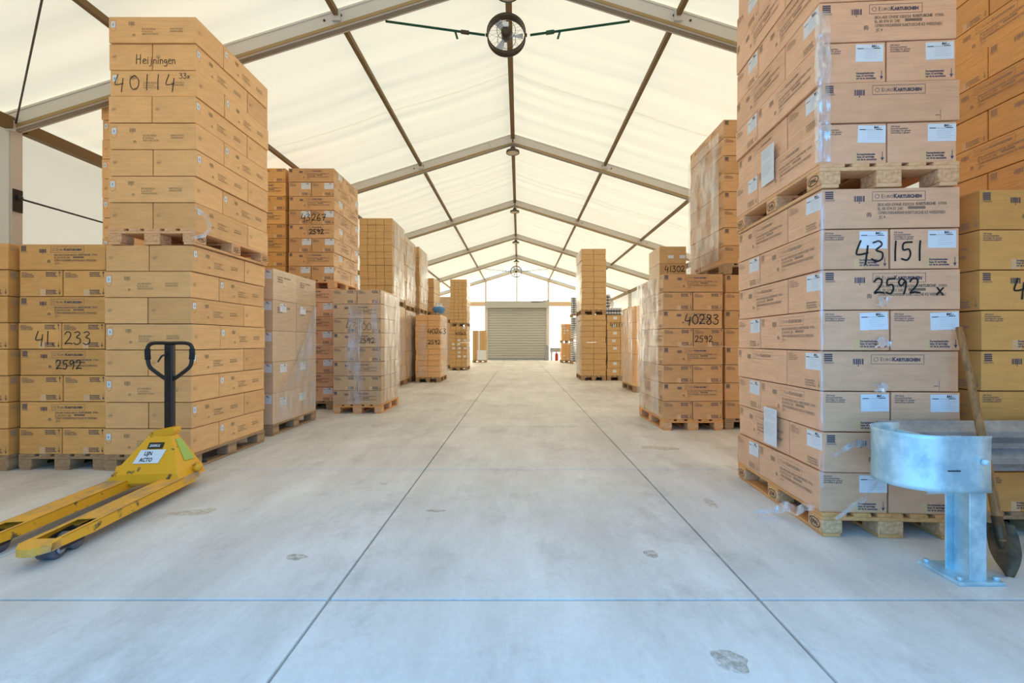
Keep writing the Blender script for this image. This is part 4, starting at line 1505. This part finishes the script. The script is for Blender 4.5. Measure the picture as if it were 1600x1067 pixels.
def band(path, prof_fn, name, mat, thick=0.006, parent=None, smooth=True):
    """sweep a vertical profile along a plan path; prof_fn(t) gives [(out, z)]"""
    mb = MB()
    rows = []
    for i, q in enumerate(path):
        a, c_ = path[max(i - 1, 0)], path[min(i + 1, len(path) - 1)]
        d = (Vector(c_) - Vector(a)).normalized()
        n_ = Vector((d.y, -d.x))
        rows.append((Vector(q), n_))
    prof_ = prof_fn()
    k = len(prof_)
    vs = []
    for q, n_ in rows:
        for (o_, z) in prof_:
            vs.append((q.x + n_.x * o_ - B.x, q.y + n_.y * o_ - B.y, z))
    for q, n_ in rows:
        for (o_, z) in prof_:
            vs.append((q.x + n_.x * (o_ - thick) - B.x, q.y + n_.y * (o_ - thick) - B.y, z))
    n = len(rows)
    fs = []
    off = n * k
    for i in range(n - 1):
        for j in range(k - 1):
            a = i * k + j
            fs.append((a, a + 1, a + k + 1, a + k))
            fs.append((off + a, off + a + k, off + a + k + 1, off + a + 1))
        fs.append((i * k, i * k + k, off + i * k + k, off + i * k))
        a = i * k + k - 1
        fs.append((a, off + a, off + a + k, a + k))
    for i in (0, n - 1):
        for j in range(k - 1):
            a = i * k + j
            fs.append((a, off + a, off + a + 1, a + 1))
    mb.add(vs, fs, 0, smooth)
    return mb.build(name, mat, parent, fix=True)


endp = [(2.272, YF), (2.2, YF), (2.12, YF)] + [(XL - rad * math.sin(t), (YF + YB) / 2 - rad * math.cos(t)) for t in [PI * i / 16 for i in range(17)]] + [(2.14, YB)]
endp = [Vector(q) for q in endp]
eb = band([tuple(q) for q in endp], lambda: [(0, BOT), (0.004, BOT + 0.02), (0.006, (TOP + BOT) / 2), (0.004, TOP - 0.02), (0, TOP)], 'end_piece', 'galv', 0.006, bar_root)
BOT2 = 0.435
sol = [(0, BOT2), (0.012, BOT2 + 0.02), (0.06, BOT2 + 0.055), (0.06, BOT2 + 0.085), (0.004, BOT2 + 0.13), (0.004, BOT2 + 0.16), (0.06, BOT2 + 0.205), (0.06, BOT2 + 0.235), (0.012, BOT2 + 0.27), (0, TOP)]
# the beam behind: its waves face the cartons' side and the viewer
MBm = band([(6.2, YB + 0.065), (5.0, YB + 0.065), (3.6, YB + 0.065), (2.06, YB + 0.065)], lambda: [(-o_, z) for o_, z in sol], 'rail_beam', 'galv_dull', 0.005, bar_root, False)
# post: I-section
mb = MB()
PX0, PX1, PY0, PY1 = 2.192, 2.274, 2.212, 2.345
mb.box(PX0 - B.x, PX1 - B.x, PY0 - B.y, PY0 + 0.009 - B.y, 0.015, TOP - 0.03)
mb.box(PX0 - B.x, PX1 - B.x, PY1 - 0.009 - B.y, PY1 - B.y, 0.015, TOP - 0.03)
mb.box((PX0 + PX1) / 2 - 0.004 - B.x, (PX0 + PX1) / 2 + 0.004 - B.x, PY0 + 0.009 - B.y, PY1 - 0.009 - B.y, 0.015, TOP - 0.03)
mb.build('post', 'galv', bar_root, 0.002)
mb = MB()
mb.box(PX0 - 0.07 - B.x, PX1 + 0.075 - B.x, PY0 - 0.02 - B.y, PY1 + 0.08 - B.y, 0, 0.016)
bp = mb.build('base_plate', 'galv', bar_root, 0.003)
for (x, y) in ((PX0 - 0.045, PY0 + 0.005), (PX1 + 0.05, PY0 + 0.005), (PX0 - 0.045, PY1 + 0.055), (PX1 + 0.05, PY1 + 0.055)):
    MB().lathe([(0, 0.034), (0.014, 0.034), (0.014, 0.016), (0, 0.016)], 'z', 6, 0, (x - B.x, y - B.y, 0)).build('anchor_bolt', 'galv', bp)
for x in (3.8, 5.6):
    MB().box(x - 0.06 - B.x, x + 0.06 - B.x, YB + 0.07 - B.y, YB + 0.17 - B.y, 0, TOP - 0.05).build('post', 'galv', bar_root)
# spacer strap inside the loop, bolt heads, slot
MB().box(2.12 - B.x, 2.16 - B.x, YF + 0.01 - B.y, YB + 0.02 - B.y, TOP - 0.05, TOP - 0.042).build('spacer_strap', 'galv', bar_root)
for (x, z) in ((2.235, 0.60),):
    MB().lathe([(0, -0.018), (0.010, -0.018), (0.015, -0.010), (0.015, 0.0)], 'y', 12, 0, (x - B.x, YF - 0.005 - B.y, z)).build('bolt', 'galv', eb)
MB().box(2.06 - B.x, 2.12 - B.x, YF - 0.0065 - B.y, YF - 0.004 - B.y, 0.555, 0.560).build('slot', 'rubber', eb)

# shovel
sh = empty('shovel', (2.452, 2.27, 0))
tag(sh, 'worn shovel with wooden handle leaning behind the crash barrier', 'shovel')
O = Vector((2.452, 2.27, 0))
pa, pb = Vector((2.465, 2.325, 0.16)), Vector((2.580, 2.668, 1.262))
hp = [pa.lerp(pb, t) + Vector((0.006 * math.sin(t * PI), 0, 0)) for t in [i / 10 for i in range(11)]]
MB().tube([q - O for q in hp], [0.020, 0.0205, 0.021, 0.021, 0.0205, 0.02, 0.0195, 0.019, 0.0185, 0.018, 0.017], 12).build('handle', 'handle_wood', sh)
dv = (pb - pa).normalized()
tip = pa - dv * 0.17
tip.z = 0.003
sx = Vector((1, 0, 0))
sx = (sx - dv * sx.dot(dv)).normalized()
nv = sx.cross(dv).normalized()
vs, fs = [], []
NR, NC = 10, 9
for i in range(NR + 1):
    t = i / NR
    wd = 0.080 * (math.sin(min(1, t * 1.6 + 0.12) * PI / 2)) * (1 if t < 0.9 else 0.9)
    for j in range(NC):
        u = -1 + 2 * j / (NC - 1)
        q = tip + dv * (0.25 * t) + sx * (wd * u) - nv * (0.022 * (1 - u * u) - 0.012)
        q.z = max(q.z, 0.002)
        vs.append(q - O)
for i in range(NR):
    for j in range(NC - 1):
        a = i * NC + j
        fs.append((a, a + 1, a + NC + 1, a + NC))
n0 = len(vs)
vs2 = [q - nv * 0.003 for q in vs]
bl = MB().add(vs, fs, 0, True)
bl.add(vs2, [tuple(reversed(f)) for f in fs], 0, True)
bl.build('blade', 'spade_steel', sh, fix=False)
MB().tube([tip + dv * 0.13 - nv * 0.012 - O, pa - O + dv * 0.02, pa + dv * 0.12 - O], [0.012, 0.024, 0.0235], 10).build('socket', 'spade_steel', sh)

# ------------------------------------------------------------------ papers and stretch film on the near loads
def side_sheet(M, y, z, wd, hg, label, ai=-1, w_=0.8, out=0.016):
    root = link('paper_sheet', MB().box(-wd / 2, wd / 2, -0.001, 0.0005, 0, hg).mesh('paper_sheet', 'paper'))
    xx = -out if ai < 0 else w_ + out
    root.matrix_world = M @ Matrix.Translation((xx, y, z)) @ Matrix.Rotation(ai * PI / 2, 4, 'Z')
    tag(root, label, 'paper', 'delivery notes')
    mb = MB()
    for i in range(16):
        if 6 <= i <= 7:
            continue
        rect(mb, -wd * 0.42, wd * (0.40 - 0.09 * (i % 4)), hg * (0.94 - 0.045 * i), hg * (0.947 - 0.045 * i), 0, -0.0022)
    mb.build('print', 'ink_grey', root, fix=False)
    return root


side_sheet(M_R1, 0.60, 0.42, 0.19, 0.27, 'white delivery note on the aisle side of the lower barrier load')
side_sheet(M_R1U, 0.62, 0.24, 0.19, 0.27, 'white delivery note on the aisle side of the upper barrier load')


def film_sheet(name, label, M, pts_fn, nu, nv_, crumple, parent=None, seed=0.0, mat='film'):
    vs = []
    for i in range(nu + 1):
        for j in range(nv_ + 1):
            p_, nrm = pts_fn(i / nu, j / nv_)
            p_ = Vector(p_)
            q = p_ * 9
            k = noise.noise((q.x + seed, q.y, q.z)) + 0.6 * noise.noise((q.x * 2.7, q.y * 2.7 + seed, q.z * 2.7))
            p_ += Vector(nrm) * (crumple * (0.7 + k))
            vs.append(p_)
    fs = [(i * (nv_ + 1) + j, (i + 1) * (nv_ + 1) + j, (i + 1) * (nv_ + 1) + j + 1, i * (nv_ + 1) + j + 1) for i in range(nu) for j in range(nv_)]
    o = MB().add(vs, fs, 0, True).build(name, mat, None, fix=False)
    o.matrix_world = M
    tag(o, label, 'film', 'stretch film on the loads')
    return o


# film gathered round the near corner of the upper right load
def corner(z0, z1, a=0.075, b_=0.02, o_=0.012):
    def fn(u, v):
        z = z0 + (z1 - z0) * u
        t = v * (a + b_) - b_ + 0.015 * noise.noise((z * 6, v, 3))
        if t < 0:
            return (-o_, -t, z), (-1, 0, 0)
        return (t - o_, -o_, z), (0, -1, 0)
    return fn


film_sheet('stretch_film', 'clear film bunched at the near corner of the upper barrier load', M_R1U, corner(0.15, 1.05, 0.06, 0.015), 50, 10, 0.012, mat='film_bunched')
film_sheet('stretch_film', 'clear film strip on the near corner of the lower barrier load', M_R1, corner(0.30, 2.08, 0.016, 0.008, 0.011), 60, 6, 0.003, seed=4)
# torn tail at the foot of the lower load
def tail(path, wd):
    path = [Vector(q) for q in path]
    def fn(u, v):
        t = u * (len(path) - 1)
        i = min(int(t), len(path) - 2)
        q = path[i].lerp(path[i + 1], t - i)
        d = (path[i + 1] - path[i]).normalized()
        s_ = Vector((0.25, -0.3, 0.92))
        s_ = (s_ - d * s_.dot(d)).normalized()
        return q + s_ * (v - 0.5) * wd * (0.6 + 0.6 * math.sin(u * PI)), d.cross(s_)
    return fn


film_sheet('stretch_film', 'torn film tail trailing onto the floor from the lower barrier load', Matrix(), tail(
    [(1.79, 2.76, 0.17), (1.78, 2.84, 0.15), (1.765, 2.92, 0.09), (1.75, 3.00, 0.10), (1.73, 3.06, 0.045), (1.66, 3.05, 0.03), (1.56, 3.04, 0.03)], 0.05), 60, 8, 0.012, seed=8, mat='film_bunched')
film_sheet('stretch_film', 'loose film hanging in a loop in front of the lower barrier load', Matrix(), tail(
    [(1.86, 2.685, 0.14), (1.92, 2.675, 0.19), (2.02, 2.66, 0.27), (2.10, 2.65, 0.40), (2.12, 2.65, 0.52), (2.05, 2.66, 0.585), (1.95, 2.67, 0.57), (1.87, 2.69, 0.50)], 0.045), 80, 8, 0.010, seed=2, mat='film_bunched')
for i, (lx, lz, rr_) in enumerate([(0.35, 1.42, 0.045), (0.35, 1.17, 0.05), (0.33, 0.905, 0.04)]):
    film_sheet('stretch_film', 'small wad of film stuck on the front of the lower barrier load, %s' % ['upper', 'middle', 'lower'][i], M_R1,
               (lambda lx, lz, rr_: lambda u, v: ((lx + rr_ * 1.7 * (v - .5) * (1.0 + 0.9 * noise.noise((u * 3, lz, v * 2))), -0.014, lz + rr_ * 1.1 * (u - .5) * (1.0 + 0.9 * noise.noise((v * 4, u, lz * 3)))), (0, -1, 0)))(lx, lz, rr_), 10, 10, 0.012, seed=i * 3, mat='film_bunched')
# glossy film bands on the wrapped loads farther back
film_sheet('stretch_film', 'glossy film band down the front of the film-banded load', Matrix.Translation((-3.05, 7.45, 0)),
           lambda u, v: ((0.24 + 0.24 * v + 0.03 * math.sin(u * 9), -0.016, 0.16 + 1.62 * u), (0, -1, 0)), 50, 10, 0.006, seed=5)
film_sheet('stretch_film', 'narrow film band near the right edge of the film-banded load', Matrix.Translation((-3.05, 7.45, 0)),
           lambda u, v: ((0.66 + 0.11 * v + 0.03 * math.sin(u * 7), -0.016, 0.75 + 1.1 * u), (0, -1, 0)), 40, 6, 0.006, seed=6)
film_sheet('stretch_film', 'slanting film fold on the side of the five-layer load', M_LB,
           lambda u, v: ((0.816, 0.05 + 1.1 * u, 0.18 + 1.25 * (u ** 1.5) * v + 0.35 * v), (1, 0, 0)), 40, 16, 0.006, seed=7)
film_sheet('stretch_film', 'glossy film band on the front of the wrapped left stack', Matrix.Translation((-2.98, 13.1, 0)),
           lambda u, v: ((0.08 + 0.24 * v, -0.03, 0.2 + 1.5 * u), (0, -1, 0)), 30, 8, 0.008, seed=9)
film_sheet('stretch_film', 'glossy film sheet on the aisle side of the far wrapped left load', Matrix.Translation((-3.12, 11.3, 0)),
           lambda u, v: ((0.02, 0.1 + 1.0 * v, 0.2 + 1.6 * u), (1, 0, 0)), 30, 10, 0.008, seed=10)
film_sheet('stretch_film', 'film loop hanging at the pallet corner of the Heijningen load', Matrix(), tail(
    [(-2.94, 4.14, 2.40), (-2.87, 4.16, 2.34), (-2.84, 4.2, 2.22), (-2.88, 4.17, 2.15), (-2.95, 4.13, 2.12)], 0.035), 40, 6, 0.008, seed=12, mat='film_bunched')

# wrap drawn tight over the aisle faces of the wrapped loads
def wrap(xf, y0, y1, z0, z1, ai, label, seed, mat='film_wrap'):
    film_sheet('stretch_film', label, Matrix(), lambda u, v: ((xf + ai * 0.028, y0 + (y1 - y0) * v, z0 + (z1 - z0) * u), (ai, 0, 0)), 30, 16, 0.006, seed=seed, mat=mat)


wrap(-3.14, 11.32, 12.46, 2.30, 4.20, 1, 'tight film on the aisle side of the upper load past the labelled one', 21)
wrap(-3.14, 12.60, 13.74, 2.25, 4.06, 1, 'tight film on the aisle side of the second upper load past the labelled one', 22)
wrap(-3.04, 13.95, 15.08, 2.25, 4.04, 1, 'tight film on the aisle side of the third upper load past the labelled one', 23)
wrap(-3.12, 12.60, 13.72, 0.2, 2.0, 1, 'tight film on the aisle side of the second wrapped low load', 24)
wrap(-2.27, 13.15, 14.28, 0.2, 1.9, 1, 'tight film on the aisle side of the jutting left stack', 25)
wrap(-2.25, 7.50, 8.46, 0.2, 1.98, 1, 'tight film on the aisle side of the film-banded load', 26)
wrap(2.65, 10.55, 11.65, 0.2, 1.95, -1, 'tight film on the aisle side of the far right wrapped load', 27)
wrap(1.88, 13.80, 14.90, 0.2, 1.95, -1, 'tight film on the lower half of the tall right stack', 28)
wrap(1.88, 13.80, 14.90, 2.2, 3.94, -1, 'tight film on the upper half of the tall right stack', 29)
wrap(1.895, 6.08, 7.20, 0.2, 2.05, -1, 'tight film on the aisle side of the freestanding right load', 30)
wrap(2.725, 6.14, 7.24, 2.28, 4.0, -1, 'tight film on the aisle side of the upper load right of the freestanding one', 31)

print('cartons', N_CART[0], 'objects', len(bpy.data.objects))
